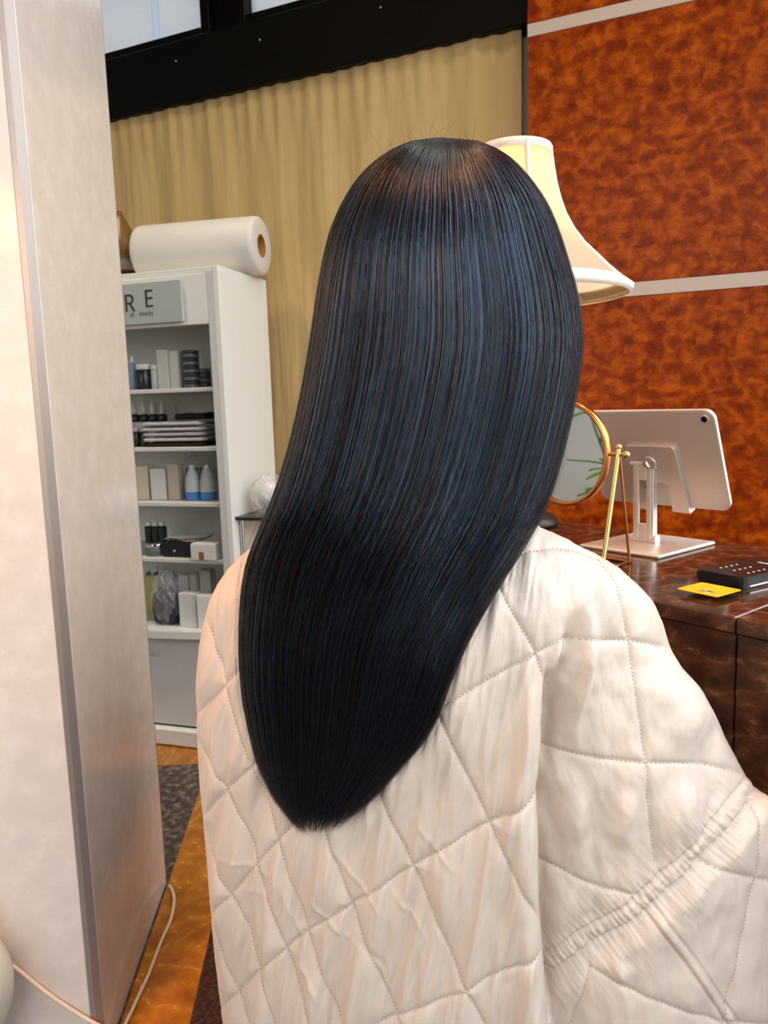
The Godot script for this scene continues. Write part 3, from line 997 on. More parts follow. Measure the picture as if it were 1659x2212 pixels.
func build_reader() -> void:
	var fl := on_level(1498, 1254, COUNTER)
	var fr := on_level(1607, 1277, COUNTER)
	var w := (fr - fl).length()
	var dep := 0.135
	var hgt := 0.0165
	var base := (fl + fr) / 2.0
	var turn := atan2(-(fr - fl).z, (fr - fl).x)
	var R := thing("card_reader", "black handheld card payment reader lying on the counter", "card reader", Vector3(base.x, COUNTER, base.z), turn)
	var b := MB.new()
	# body: stacked rounded outlines, a slot across the front
	var xy := Basis(Vector3.RIGHT, Vector3(0, 0, -1), Vector3.UP)
	for l in [[0.0005, 0.0045, 0.002], [0.0045, 0.0085, 0.0], [0.0085, 0.0135, 0.0], [0.0135, 0.0155, 0.0015], [0.0155, hgt, 0.004]]:
		b.prism(PackedVector2Array(round_rect(w - l[2] * 2, dep - l[2] * 2, 0.009, 6)), l[0], l[1], Vector3(0, 0, -dep / 2), xy)
	obj("body", b.mesh(), M.black_satin, R)
	var e := MB.new()
	e.box(Vector3(w / 2 + 0.0002, 0.0045, -dep / 2), Vector3(0.0012, 0.0022, dep - 0.024), 0.0004)
	e.box(Vector3(-w / 2 - 0.0002, 0.0045, -dep / 2), Vector3(0.0012, 0.0022, dep - 0.024), 0.0004)
	obj("edge_strip", e.mesh(), M.chrome, R)
	# keypad marks: three columns of four
	for c in 3:
		for r in 4:
			var kx := -w * 0.27 + c * w * 0.27
			var kz := -dep * 0.26 - r * dep * 0.088
			var km := MB.new()
			km.prism(PackedVector2Array(round_rect(0.0032, 0.0036, 0.0012, 3)), hgt, hgt + 0.0003, Vector3(kx, 0, kz), xy)
			obj("key_mark", km.mesh(), M.paper, R)
	var tm := text("Rakuten", 0.0085, 0.0004)
	var t := obj("lettering", tm, M.paper, R, Vector3(0.003, hgt + 0.0002, -dep * 0.80), Vector3(-PI / 2, 0, 0))
	t.set_meta("label", "small white printed lettering")
	# yellow card in the slot
	var c0 := on_level(1548, 1290, COUNTER + 0.007)
	var c1 := on_level(1594, 1271, COUNTER + 0.007)
	var c2 := on_level(1461, 1272, COUNTER + 0.007)
	var cw := (c0 - c2).length()
	var cdir := (c0 - c2).normalized()
	var cin := (c1 - c0).normalized()
	cin = (cin - cdir * cin.dot(cdir)).normalized()
	var K := thing("payment_card", "yellow plastic card pushed into the black card reader", "card", (c0 + c2) / 2.0, atan2(-cdir.z, cdir.x))
	var cm := MB.new()
	cm.prism(PackedVector2Array(round_rect(cw, 0.056, 0.003, 4)), -0.0004, 0.0004, Vector3(0, 0, -0.028), xy)
	obj("card_body", cm.mesh(), M.yellow, K)
	var q := [["5b4a7c", 0.012, 0.014, 0.008, 0.006], ["4d5f9a", 0.004, 0.011, 0.008, 0.004], ["c98a4a", 0.02, 0.01, 0.009, 0.004], ["c9c2c6", 0.013, 0.007, 0.011, 0.003], ["9a8a3a", 0.002, 0.006, 0.012, 0.0025]]
	for s in q:
		var pm := MB.new()
		pm.prism(PackedVector2Array(round_rect(s[3], s[4], 0.0012, 3)), 0.0004, 0.0006, Vector3(s[1] - 0.004, 0, -s[2] - 0.004), xy)
		obj("print_patch", pm.mesh(), mat(Color(s[0]), 0.35), K)

func text(t: String, size: float, depth: float, bold := false) -> TextMesh:
	var m := TextMesh.new()
	var f := SystemFont.new()
	f.font_names = PackedStringArray(["Droid Sans"])
	if bold: f.font_weight = 700
	m.font = f
	m.text = t
	m.font_size = 64
	m.pixel_size = size / 64.0
	m.depth = depth
	m.curve_step = 2.0
	return m

# ---------------------------------------------------------------- cabinet and what stands on it
var cab_top := 0.0
var shelf_h := []

func cabloc(x: float, y: float, inset: float) -> Vector3:   # pixel -> cabinet axes, on a plane inset behind its front
	var p := on_plane(x, y, cab_p - nc * inset, nc)
	return Vector3((p - cab_p).dot(dc), p.y, -inset)

func cabworld(l: Vector3) -> Vector3:
	return cab_p + dc * l.x + Vector3.UP * l.y + nc * l.z

func build_cabinet(top: float) -> void:
	cab_top = top
	for y in [836, 966, 1088, 1212, 1362]: shelf_h.append(cabloc(440, y, 0.0).y)
	var C := thing("display_cabinet", "tall white open display cabinet filled with salon products", "cabinet", cab_p, cab_turn)
	var wide := 0.92
	var dep := 0.40
	var st := 0.052                                          # width of the front stiles
	var inner_l := -wide + st
	for x in [-0.012, -wide + 0.012]:
		obj("side_panel", boxm(Vector3(0.024, top - 0.001, dep), 0.002, Vector3(x, top / 2, -dep / 2)), M.white, C)
	for x in [-0.024 - (st - 0.024) / 2, -wide + 0.024 + (st - 0.024) / 2]:
		obj("stile", boxm(Vector3(st - 0.0245, top - 0.03, 0.03), 0.002, Vector3(x, top / 2, -0.016)), M.grey_panel, C)
	obj("back_panel", boxm(Vector3(wide - 0.05, top - 0.02, 0.01), 0.001, Vector3(-wide / 2, top / 2, -dep + 0.006)), M.white_panel, C)
	obj("top_panel", boxm(Vector3(wide - 0.0485, 0.022, dep - 0.012), 0.002, Vector3(-wide / 2, top - 0.0115, -dep / 2)), M.white, C)
	var fb := cabloc(440, 700, 0.0).y
	obj("fascia", boxm(Vector3(wide - st * 2 - 0.001, top - fb - 0.0235, 0.02), 0.002, Vector3(-wide / 2, (top - 0.023 + fb) / 2, -0.012)), M.white, C)
	for i in 4:
		obj("shelf", boxm(Vector3(wide - 0.05, 0.016, dep - 0.035), 0.002, Vector3(-wide / 2, shelf_h[i] - 0.008, -dep / 2 - 0.004)), M.grey_panel, C)
	# bottom shelf with a bowed front lip
	var sh: float = shelf_h[4]
	var poly := [Vector3(-wide + 0.025, 0, -dep + 0.012), Vector3(-0.025, 0, -dep + 0.012)]
	for i in 17:
		var t := float(i) / 16
		poly.append(Vector3(lerpf(-0.025, -wide + 0.025, t), 0, 0.002 + 0.05 * sin(PI * t)))
	obj("bottom_shelf", slab(poly, sh - 0.03, sh), M.white_panel, C)
	var dt := sh - 0.034
	var db := cabloc(424, 1572, 0.0).y
	var door := obj("door", boxm(Vector3(wide - 0.052, dt - db, 0.02), 0.003, Vector3(-wide / 2, (dt + db) / 2, -0.014)), M.grey_panel, C)
	var hl := cabloc(337, 1412, -0.02)
	obj("handle", tubem([hl + Vector3(-0.14, 0, 0) - door.position, hl - door.position], 0.006, 8), M.alu, door)
	for o in [-0.13, -0.012]:
		obj("handle", tubem([hl + Vector3(o, 0, 0) - door.position, hl + Vector3(o, 0, -0.03) - door.position], 0.004, 8), M.alu, door)
	obj("plinth", boxm(Vector3(wide - 0.05, db - 0.012, 0.04), 0.006, Vector3(-wide / 2, db / 2 - 0.003, 0.0)), M.white, C)
	# sign board leaning on the fascia
	var a := cabloc(387, 603, -0.02)
	var b := cabloc(397, 694, -0.02)
	var x1 := (a.x + b.x) / 2.0
	var x0 := x1 - 0.56
	var hgt := a.y - b.y
	var S := thing("shop_sign", "pale grey sign board with dark letters on top of the white cabinet", "sign", cabworld(Vector3((x0 + x1) / 2, b.y, 0.012)), cab_turn)
	obj("board", boxm(Vector3(x1 - x0, hgt, 0.012), 0.002, Vector3(0, hgt / 2, 0)), M.sign, S)
	for q in [["R", 279, 655, 0.088, M.ink], ["E", 321, 645, 0.088, M.ink], ["of", 285, 680, 0.02, M.ink_soft], ["beauty", 316, 676.5, 0.02, M.ink_soft]]:
		var l := cabloc(q[1], q[2], -0.02)
		var t := obj("lettering", text(q[0], q[3], 0.002), q[4], S, Vector3(l.x - (x0 + x1) / 2, l.y - b.y, 0.0065))
		t.set_meta("label", "dark printed lettering")

func spot(x0: float, x1: float, ytop: float, shelf: int, inset: float) -> Dictionary:
	var ym := ytop + 20.0
	var a := cabloc(x0, ym, inset)
	var b := cabloc(x1, ym, inset)
	var h: float = cabloc((x0 + x1) / 2, ytop, inset).y - shelf_h[shelf]
	return {"p": cabworld(Vector3((a.x + b.x) / 2, shelf_h[shelf] + 0.0004, -inset)), "w": b.x - a.x, "h": h}

func carton(called: String, label: String, s: Dictionary, depth: float, m: Material, group := "") -> Node3D:
	var t := thing(called, label, "box", s.p, cab_turn, group)
	obj("carton", boxm(Vector3(s.w - 0.001, s.h, depth), 0.0015, Vector3(0, s.h / 2, 0)), m, t)
	obj("lid_flap", boxm(Vector3(s.w - 0.004, 0.0012, depth - 0.004), 0.0004, Vector3(0, s.h + 0.0007, 0)), M.paper, t)
	return t

func jar(called: String, label: String, s: Dictionary, body: Material, lid: Material, lid_h: float, group := "") -> Node3D:
	var t := thing(called, label, "jar", s.p, cab_turn, group)
	var r: float = s.w / 2 - 0.0006
	var h: float = s.h - lid_h
	obj("jar_body", lathem([Vector2(0, 0), Vector2(r - 0.002, 0), Vector2(r, 0.003), Vector2(r, h - 0.004), Vector2(r - 0.003, h), Vector2(0, h)], 28), body, t)
	obj("lid", lathem([Vector2(0, h + 0.0002), Vector2(r * 0.97, h + 0.0002), Vector2(r * 0.97, s.h - 0.002), Vector2(r * 0.9, s.h), Vector2(0, s.h)], 28), lid, t)
	return t

func bottle(called: String, label: String, s: Dictionary, body: Material, cap: Material, share: float, group := "", neck := 0.35) -> Node3D:
	var t := thing(called, label, "bottle", s.p, cab_turn, group)
	var r: float = s.w / 2 - 0.0006
	var h: float = s.h * share
	obj("bottle_body", lathem([Vector2(0, 0), Vector2(r - 0.002, 0), Vector2(r, 0.003), Vector2(r, h * 0.82), Vector2(r * 0.8, h * 0.93), Vector2(r * neck, h), Vector2(0, h)], 24), body, t)
	obj("cap", lathem([Vector2(r * neck, h), Vector2(r * neck * 1.15, h + 0.001), Vector2(r * neck, h + (s.h - h) * 0.45), Vector2(r * 0.12, s.h - 0.002), Vector2(0, s.h)], 20), cap, t)
	return t

func folded(called: String, label: String, cat: String, where: Vector3, w: float, h: float, dep: float, m: Material, seed_n: int, group := "") -> Node3D:
	# a folded cloth: rounded slab with a wandering surface, fold at the front
	var f := noise(14.0, 3, FastNoiseLite.TYPE_SIMPLEX_SMOOTH, FastNoiseLite.FRACTAL_FBM, seed_n)
	var p := []
	var rows := 33
	var cols := 24
	for i in rows:
		var x := lerpf(-w / 2, w / 2, float(i) / (rows - 1))
		var e := minf(1.0, minf(float(i), float(rows - 1 - i)) / 2.0)
		for q in cols:
			var a := TAU * q / cols
			var cs := signf(cos(a)) * pow(absf(cos(a)), 0.4)
			var sn := signf(sin(a)) * pow(absf(sin(a)), 0.6)
			var k := 1.0 + 0.25 * f.get_noise_2d(x, a * 0.2)
			var y := h / 2 + sn * h / 2 * (0.25 + 0.75 * e) * (k if sn > 0 else 1.0)
			p.append(Vector3(x + 0.006 * f.get_noise_2d(a, x), maxf(y + (0.15 * h * f.get_noise_2d(x * 2.0, 5.0) if sn > 0 else 0.0), 0.0), cs * dep / 2 * (0.6 + 0.4 * e)))
	var m2 := MB.new()
	m2.grid(p, rows, cols, true, Vector3(0, h / 2, 0), 0.05)
	var t := thing(called, label, cat, where, cab_turn, group)
	obj("cloth", m2.mesh(), m, t)
	return t

func bag(called: String, label: String, where: Vector3, r: Vector3, m: Material, seed_n: int) -> Node3D:
	var f := noise(1.0, 3, FastNoiseLite.TYPE_SIMPLEX_SMOOTH, FastNoiseLite.FRACTAL_RIDGED, seed_n)
	var p := []
	var rows := 41
	var cols := 56
	for i in rows:
		var t := PI * i / (rows - 1)
		for q in cols:
			var w := TAU * q / cols
			var d := Vector3(sin(t) * cos(w), cos(t), sin(t) * sin(w))
			var k := 0.86 + 0.16 * f.get_noise_3dv(d * 1.6)
			var v := d * r * k
			v.y = maxf(v.y + r.y * 0.9, 0.0)
			p.append(v)
	var b := MB.new()
	b.grid(p, rows, cols, true, Vector3(0, r.y * 0.8, 0))
	var o := thing(called, label, "bag", where, cab_turn)
	obj("film", b.mesh(), m, o)
	return o

func build_shelf_things() -> void:
	var dark := mat(Color("23282a"), 0.25)
	var blue := mat(Color("8ea6c4"), 0.35)
	var grey := mat(Color("77787a"), 0.4, 0.4)
	var dgrey := mat(Color("4b4a4c"), 0.4, 0.3)
	var box_w := mat(Color("d3d2c9"), 0.6)
	var beige := mat(Color("bfb3a2"), 0.65)
	var tan_m := mat(Color("cfc4a6"), 0.65)
	var label_blue := mat(Color("4f86c6"), 0.35)
	var squeeze := mat(Color("c3cbcc"), 0.35)
	var smoke := mat(Color("5c5f63"), 0.25)
	var black_cloth := mat(Color("15120f"), 0.9)
	var lilac := mat(Color("b9b4ba"), 0.85)
	var pale := mat(Color("c9c5c2"), 0.85)
	# top shelf
	bottle("blue_bottle", "pale blue bottle at the end of the top shelf", spot(276, 295, 768, 0, 0.14), blue, M.white, 0.8)
	jar("dark_jar", "dark glass jar with white lid beside the pale blue bottle", spot(296, 326, 787, 0, 0.12), dark, M.white, 0.022)
	jar("white_jar", "small white jar with a pale lid between dark jar and cartons", spot(327, 345, 789, 0, 0.12), squeeze, M.white, 0.02)
	carton("product_box", "tall white carton on the top shelf, beside the white jar", spot(347, 370, 757, 0, 0.13), 0.06, box_w, "tall white cartons")
	carton("product_box", "tall white carton on the top shelf, beside the grey tins", spot(374, 393, 759, 0, 0.14), 0.06, box_w, "tall white cartons")
	var s := spot(395, 428, 757, 0, 0.13)
	var th: float = s.h / 5
	for i in 5:
		var q := {"p": s.p + Vector3.UP * (th * i), "w": s.w, "h": th - 0.0008}
		jar("hair_wax_tin", ["bottom grey tin of the tall stack on the top shelf", "grey tin second from the bottom of the tall stack", "middle grey tin of the tall stack of five", "grey tin second from the top of the tall stack", "topmost grey tin of the tall stack of five"][i], q, grey, dgrey, th * 0.4, "stack of five grey tins").set_meta("category", "tin")
	s = spot(430, 454, 796, 0, 0.15)
	th = s.h / 2
	for i in 2:
		var q := {"p": s.p + Vector3.UP * (th * i), "w": s.w, "h": th - 0.0008}
		jar("dark_tin", ["lower dark tin of the short stack on the top shelf", "upper dark tin of the short stack on the top shelf"][i], q, dgrey, smoke, th * 0.4, "stack of two dark tins").set_meta("category", "tin")
	# second shelf: a low riser with dark bottles, cloths
	var riser := thing("acrylic_riser", "low clear riser under the dark nozzle bottles", "riser", cabworld(Vector3(cabloc(318, 940, 0.29).x, shelf_h[1], -0.29)), cab_turn)
	var rh: float = cabloc(320, 911, 0.29).y - shelf_h[1]
	obj("top_plate", boxm(Vector3(0.17, 0.004, 0.09), 0.001, Vector3(0.0, rh - 0.002, 0)), M.plastic, riser)
	for x in [-0.083, 0.083]:
		obj("leg_plate", boxm(Vector3(0.004, rh - 0.004, 0.09), 0.001, Vector3(x, rh / 2 - 0.002, 0)), M.plastic, riser)
	for i in 4:
		var x: int = [290, 310, 330, 350][i]
		var q := spot(x - 9, x + 9, 862, 1, 0.29)
		q.p.y += rh
		q.h = cabloc(x, 862, 0.29).y - q.p.y
		bottle("nozzle_bottle", "dark bottle with a white pointed nozzle, %s from the pillar" % ["first", "second", "third", "fourth"][i], q, dark, M.white, 0.34, "dark nozzle bottles", 0.55)
	for i in 2:
		var x: int = [294, 312][i]
		jar("small_jar", "small dark jar in front of the clear riser, %s" % ["next to the pillar", "next to the towels"][i], spot(x - 8, x + 8, 925, 1, 0.10), dark, squeeze, 0.014, "small dark jars")
	var c0 := cabloc(328, 940, 0.13)
	var c1 := cabloc(462, 940, 0.13)
	var cw := c1.x - c0.x
	var ch: float = cabloc(400, 908, 0.13).y - shelf_h[1]
	var cols := [black_cloth, pale, lilac, pale, lilac]
	var labels := ["black cloth at the bottom of the pile on the second shelf", "pale grey folded towel just above the bottom black cloth", "lilac grey folded towel in the middle of the pile", "pale grey folded towel second from the top of the pile", "lilac grey folded towel under the crumpled black cloth"]
	for i in 5:
		folded("folded_towel", labels[i], "towel", cabworld(Vector3((c0.x + c1.x) / 2, shelf_h[1] + ch * i / 5, -0.135 + 0.003 * i)), cw * (1.0 if i != 0 else 0.96), ch / 5 * 0.86, 0.17, cols[i], 70 + i, "pile of cloths on the second shelf")
	var bc := cabloc(425, 905, 0.13)
	folded("black_cloth", "crumpled black cloth on top of the towel pile", "cloth", cabworld(Vector3(bc.x, shelf_h[1] + ch + 0.002, -0.15)), 0.14, 0.025, 0.16, black_cloth, 81)
	# third shelf
	carton("tan_box", "cream and tan carton at the end of the third shelf", spot(298, 327, 1006, 2, 0.12), 0.06, tan_m)
	carton("white_carton", "white carton between the tan box and the beige box", spot(333, 364, 1012, 2, 0.12), 0.06, M.paper)
	carton("beige_carton", "narrow beige carton beside the blue based bottles", spot(368, 391, 1003, 2, 0.12), 0.05, beige)
	for i in 2:
		var x: int = [415, 447][i]
		var q := spot(x - 15, x + 15, 1004, 2, 0.11)
		var t := thing("shampoo_bottle", "white tapered bottle with a blue base, %s" % ["beside the narrow beige carton", "beside the cabinet stile"][i], "bottle", q.p, cab_turn, "white bottles with blue bases")
		var r: float = q.w / 2
		obj("blue_base", lathem([Vector2(0, 0), Vector2(r - 0.002, 0), Vector2(r, 0.003), Vector2(r, q.h * 0.24), Vector2(0, q.h * 0.24)], 28, true), label_blue, t)
		obj("bottle_body", lathem([Vector2(r * 0.99, q.h * 0.24), Vector2(r * 0.98, q.h * 0.4), Vector2(r * 0.8, q.h * 0.68), Vector2(r * 0.45, q.h * 0.88), Vector2(r * 0.3, q.h * 0.92)], 28), squeeze, t)
		obj("cap", lathem([Vector2(r * 0.34, q.h * 0.9), Vector2(r * 0.3, q.h * 0.97), Vector2(r * 0.15, q.h), Vector2(0, q.h)], 20), M.white, t)
	var bx := spot(392, 444, 985, 2, 0.24)
	var bb := bag("clear_pouch", "clear plastic pouch behind the blue based bottles", bx.p, Vector3(bx.w / 2, bx.h / 1.75, 0.035), M.plastic, 5)
	obj("contents", boxm(Vector3(bx.w * 0.6, bx.h * 0.7, 0.03), 0.004, Vector3(0, bx.h * 0.36, 0)), smoke, bb)
	# fourth shelf
	for i in 3:
		var x: int = [322, 337, 351][i]
		var q := spot(x - 7, x + 7, 1126, 3, 0.2)
		var t := thing("colour_tube", "upright dark colour tube with a white cap, %s from the pillar" % ["first", "second", "third"][i], "tube", q.p, cab_turn, "upright dark colour tubes")
		obj("tube_body", boxm(Vector3(q.w * 0.9, q.h * 0.82, 0.03), 0.004, Vector3(0, q.h * 0.41, 0)), dark, t)
		obj("cap", boxm(Vector3(q.w * 0.6, q.h * 0.17, 0.02), 0.004, Vector3(0, q.h * 0.91, 0)), M.white, t)
	var js := spot(318, 360, 1172, 3, 0.09)
	var gj := jar("glass_jar", "grey glass jar with a chrome lid in front of the dark tubes", js, smoke, M.chrome, 0.016)
	gj.set_meta("category", "jar")
	var ps := spot(365, 424, 1166, 3, 0.1)
	var pouch := thing("black_pouch", "black pouch with a metal stud under loose papers", "pouch", ps.p, cab_turn)
	var pm := MB.new()
	pm.prism(PackedVector2Array(round_rect(ps.w, ps.h, 0.012, 5)), -0.05, 0.05, Vector3(0, ps.h / 2, 0))
	obj("pouch_body", pm.mesh(), M.black_satin, pouch)
	var stud := MB.new()
	stud.ball(Vector3(-0.005, ps.h * 0.42, 0.052), Vector3(0.006, 0.006, 0.004), 12)
	obj("stud", stud.mesh(), M.chrome, pouch)
	for i in 3:
		var t := thing("paper_sheet", ["lowest loose white sheet lying over the black pouch", "middle loose white sheet lying over the black pouch", "topmost loose white sheet lying over the black pouch"][i], "paper", ps.p + Vector3.UP * (ps.h + 0.002 + 0.005 * i) + dc * (0.02 + 0.012 * i), cab_turn + 0.12 * (i - 1), "loose sheets on the fourth shelf")
		var gp := []
		for r in 9:
			for c in 13:
				gp.append(Vector3(lerpf(-0.08, 0.08, c / 12.0), 0.0015 + 0.004 * sin(c * 0.5 + i) * (0.3 + r / 9.0) * 0.5 + 0.003, lerpf(-0.07, 0.05, r / 8.0)))
		var gm := MB.new()
		gm.grid(gp, 9, 13, false, Vector3(0, -1, 0))
		obj("sheet", gm.mesh(), M.paper, t)
	var ws := spot(426, 478, 1171, 3, 0.06)
	ws.h = minf(ws.h, 0.075)
	var wb := carton("flat_white_box", "low white carton with a brown label at the front", ws, 0.1, M.paper)
	obj("label_patch", boxm(Vector3(0.022, ws.h * 0.5, 0.001), 0.0002, Vector3(-0.006, ws.h * 0.27, 0.0506)), M.card, wb)
	# bottom shelf
	for i in 3:
		var x: int = [321, 337, 352][i]
		bottle("small_bottle", "small dark bottle behind the clear bag, %s from the pillar" % ["first", "second", "third"][i], spot(x - 7, x + 7, 1222, 4, 0.3), smoke, M.white, 0.85, "small dark bottles", 0.4)
	var ys := spot(314, 345, 1245, 4, 0.22)
	carton("yellow_carton", "dull yellow carton behind the clear bag", ys, 0.04, mat(Color("b3a868"), 0.6))
	var gs := spot(326, 390, 1236, 4, 0.06)
	var gb := bag("clear_bag", "clear plastic bag holding dark grey cloth on the bottom shelf", gs.p, Vector3(gs.w / 2, gs.h / 1.8, 0.06), M.plastic, 9)
	var inner := folded("dark_cloth", "dark grey cloth bundle inside the clear bag", "cloth", gs.p + Vector3.UP * 0.006, gs.w * 0.72, gs.h * 0.62, 0.07, mat(Color("312c33"), 0.9), 91)
	inner.position.y += 0.0
	var xs := [[392, 414, 1240, 0.2], [416, 431, 1238, 0.2], [437, 461, 1230, 0.22], [393, 430, 1280, 0.05], [432, 462, 1284, 0.04]]
	var wl := ["white carton at the back beside the clear bag", "narrow white carton at the back between two others", "tallest white carton at the back of the bottom shelf", "grey white carton at the front of the bottom shelf", "white carton at the front corner of the bottom shelf"]
	for i in 5:
		carton("stock_box", wl[i], spot(xs[i][0], xs[i][1], xs[i][2], 4, xs[i][3]), 0.05, [M.paper, box_w, box_w, beige if i == 9 else M.grey_panel, M.white][i], "white cartons on the bottom shelf")

func build_cabinet_top() -> void:
	var r := 0.112
	var lvl := cab_top + r
	var a := on_level(566, 531, lvl)
	var b := on_level(308, 551, lvl)
	var ax := (a - b).normalized()
	var long := (a - b).length()
	var R := thing("wrap_roll", "big white roll of wrapping film lying on top of the cabinet", "roll", Vector3(b.x, cab_top, b.z))
	var bs := Basis(ax.cross(Vector3.UP), ax, Vector3.UP)
	bs = Basis(bs.x, ax, bs.x.cross(ax))
	var m := MB.new()
	m.lathe([Vector2(0.045, 0.0), Vector2(r - 0.01, 0.0), Vector2(r - 0.002, 0.006), Vector2(r, 0.02), Vector2(r, long - 0.02), Vector2(r - 0.003, long - 0.006), Vector2(r - 0.012, long), Vector2(0.045, long - 0.002)], 56, Vector3.UP * r, bs)
	obj("film_roll", m.mesh(), M.roll, R)
	var c := MB.new()
	c.lathe([Vector2(0.045, -0.001), Vector2(0.0452, long - 0.003), Vector2(0.041, long - 0.002), Vector2(0.0408, 0.0)], 32, Vector3.UP * r, bs, true)
	obj("cardboard_core", c.mesh(), M.core, R)
	# amber vessel half hidden by the pillar
	var q := on_level(258, 587, cab_top)
	var v := cabworld(Vector3(cabloc(262, 570, 0.2).x - 0.035, cab_top + 0.0005, -0.26))
	var A := thing("amber_vessel", "amber pointed vessel with a pale band standing beside the roll", "vase", v)
	var k: float = (-v.z) / FPX
	obj("foot", lathem([Vector2(0, 0), Vector2(34 * k, 0), Vector2(36 * k, 4 * k), Vector2(33 * k, 22 * k), Vector2(31 * k, 30 * k)], 32), mat(Color("4d2410"), 0.25), A)
	obj("band", lathem([Vector2(31 * k, 28 * k), Vector2(38 * k, 32 * k), Vector2(39 * k, 44 * k), Vector2(36 * k, 52 * k)], 32), mat(Color("8d8184"), 0.5), A)
	obj("body", lathem([Vector2(36 * k, 51 * k), Vector2(44 * k, 62 * k), Vector2(43 * k, 74 * k), Vector2(30 * k, 102 * k), Vector2(14 * k, 130 * k), Vector2(5 * k, 150 * k), Vector2(0, 152 * k)], 32), mat(Color("76561f"), 0.35), A)

func build_side_table() -> void:
	var c := at(597, 1108, 3.0)
	var T := thing("side_table", "small black topped table with thin metal legs beside the cabinet", "table", Vector3(c.x, 0, c.z), cab_turn)
	var h := c.y
	obj("table_top", boxm(Vector3(0.27, 0.014, 0.24), 0.003, Vector3(0, h - 0.007, 0)), M.black_satin, T)
	for x in [-0.105, 0.105]:
		for z in [-0.09, 0.09]:
			obj("leg", tubem([Vector3(x, 0, z), Vector3(x, h - 0.013, z)], 0.008, 10), M.chrome, T)
	var b := bag("wrapped_bag", "crumpled clear plastic bag on the small black table", Vector3(c.x - 0.02, h + 0.0005, c.z + 0.02), Vector3(0.085, 0.085, 0.07), M.plastic, 14)
	var inner := MB.new()
	inner.ball(Vector3(0, 0.07, 0), Vector3(0.05, 0.055, 0.045), 20)
	obj("contents", inner.mesh(), mat(Color("d4d1cd"), 0.5), b)

func smooth_path(p: Array, n: int) -> Array:
	var c := Curve3D.new()
	for i in p.size():
		var a: Vector3 = p[maxi(i - 1, 0)]
		var d: Vector3 = p[mini(i + 1, p.size() - 1)]
		c.add_point(p[i], (a - d) / 6.0, (d - a) / 6.0)
	var out := []
	for i in n + 1: out.append(c.sample_baked(c.get_baked_length() * i / n, true))
	return out

func build_cords() -> void:
	var p := []
	for q in [[366, 1913], [372, 1924], [376, 1945], [369, 1985], [351, 2027], [338, 2060], [321, 2105], [299, 2152], [283, 2187], [270, 2214], [250, 2262], [244, 2300]]:
		p.append(on_level(q[0], q[1], 0.0052))
	var o := obj("power_cord", tubem(smooth_path(p, 90), 0.0042, 8), M.cord)
	tag(o, "cream power cord looping over the orange marble beside the pillar", "cord")
	var far := on_level(359, 1908, 0.0)
	var d := (on_level(255, 2212, 0.0) - far).normalized()
	var pp := far + d * 0.6125
	var q2 := []
	for q in [[26, 2084], [58, 2110], [110, 2151], [160, 2184], [205, 2211], [236, 2226]]:
		q2.append(on_plane(q[0], q[1], pp, d))
	var o2 := obj("wall_cord", tubem(smooth_path(q2, 50), 0.0042, 8), M.cord)
	tag(o2, "cream cord sagging across the front face of the pillar", "cord")
	# milky plastic housing the cord comes out of
	var ends: Vector3 = q2[0]
	var k := -ends.z / FPX
	var H := thing("cord_housing", "milky pointed plastic housing at the end of the sagging cord", "plug", ends)
	var prof := []
	for i in 25:
		var t := float(i) / 24
		prof.append(Vector2(pow(sin(PI * t), 1.0) * 95.0 * k * (0.55 + 0.45 * sin(PI * t)), lerpf(-240.0, 240.0, t) * k))
	var m := MB.new()
	m.lathe(prof, 40, Vector3(-66.0 * k, 0, 0.062))
	obj("housing", m.mesh(), M.milky, H)

func build_plant() -> void:
	for s in [[Vector3(-2.2, 0, -0.86), 1.5, 1], [Vector3(-2.85, 0, 0.1), 1.7, 2]]:
		var P := thing("potted_plant", ["", "leafy green plant in a pale round pot by the grey wall", "taller leafy green plant in a pale pot behind the other"][s[2]], "plant", s[0])
		obj("pot", lathem([Vector2(0, 0), Vector2(0.14, 0), Vector2(0.19, 0.34), Vector2(0.2, 0.36), Vector2(0.18, 0.36), Vector2(0.17, 0.32)], 32), M.pot, P)
		obj("soil", lathem([Vector2(0.172, 0.32), Vector2(0.0, 0.33)], 24, true), M.soil, P)
		rng.seed = 300 + s[2]
		var st := MB.new()
		var tips := []
		for i in 7:
			var a := TAU * i / 7 + rng.randf()
			var top := Vector3(cos(a) * rng.randf_range(0.1, 0.3), s[1] * rng.randf_range(0.6, 1.0), sin(a) * rng.randf_range(0.1, 0.3))
			var path := []
			for q in 9:
				var t := q / 8.0
				path.append(Vector3(top.x * t * t, 0.32 + (top.y - 0.32) * t, top.z * t * t))
			st.tube(path, 0.006, 6)
			for q in range(3, 9):
				for z in 3: tips.append([path[q], rng.randf() * TAU])
		obj("stems", st.mesh(), M.leaf, P)
		for t in tips:
			var lm := MB.new()
			var dir := Vector3(cos(t[1]), rng.randf_range(-0.2, 0.5), sin(t[1])).normalized()
			var side := dir.cross(Vector3.UP).normalized()
			var up := side.cross(dir)
			var long := rng.randf_range(0.12, 0.22)
			var g := []
			for i in 7:
				var u := i / 6.0
				var w := sin(PI * pow(u, 0.8)) * 0.032 + 0.001
				for j in [-1.0, 0.0, 1.0]:
					g.append(t[0] + dir * long * u + side * w * j + up * (absf(j) * 0.008 - 0.05 * u * u))
			lm.grid(g, 7, 3, false, t[0] - up)
			obj("leaf", lm.mesh(), M.leaf, P)

# ---------------------------------------------------------------- the person
const HY0 := 296
const HY1 := 1830
var hair_l: PackedFloat32Array
var hair_r: PackedFloat32Array
const CY0 := 1110
const CY1 := 2640
var coat_l: PackedFloat32Array
var coat_r: PackedFloat32Array
var coat_b: PackedFloat32Array
var coat_d: PackedFloat32Array
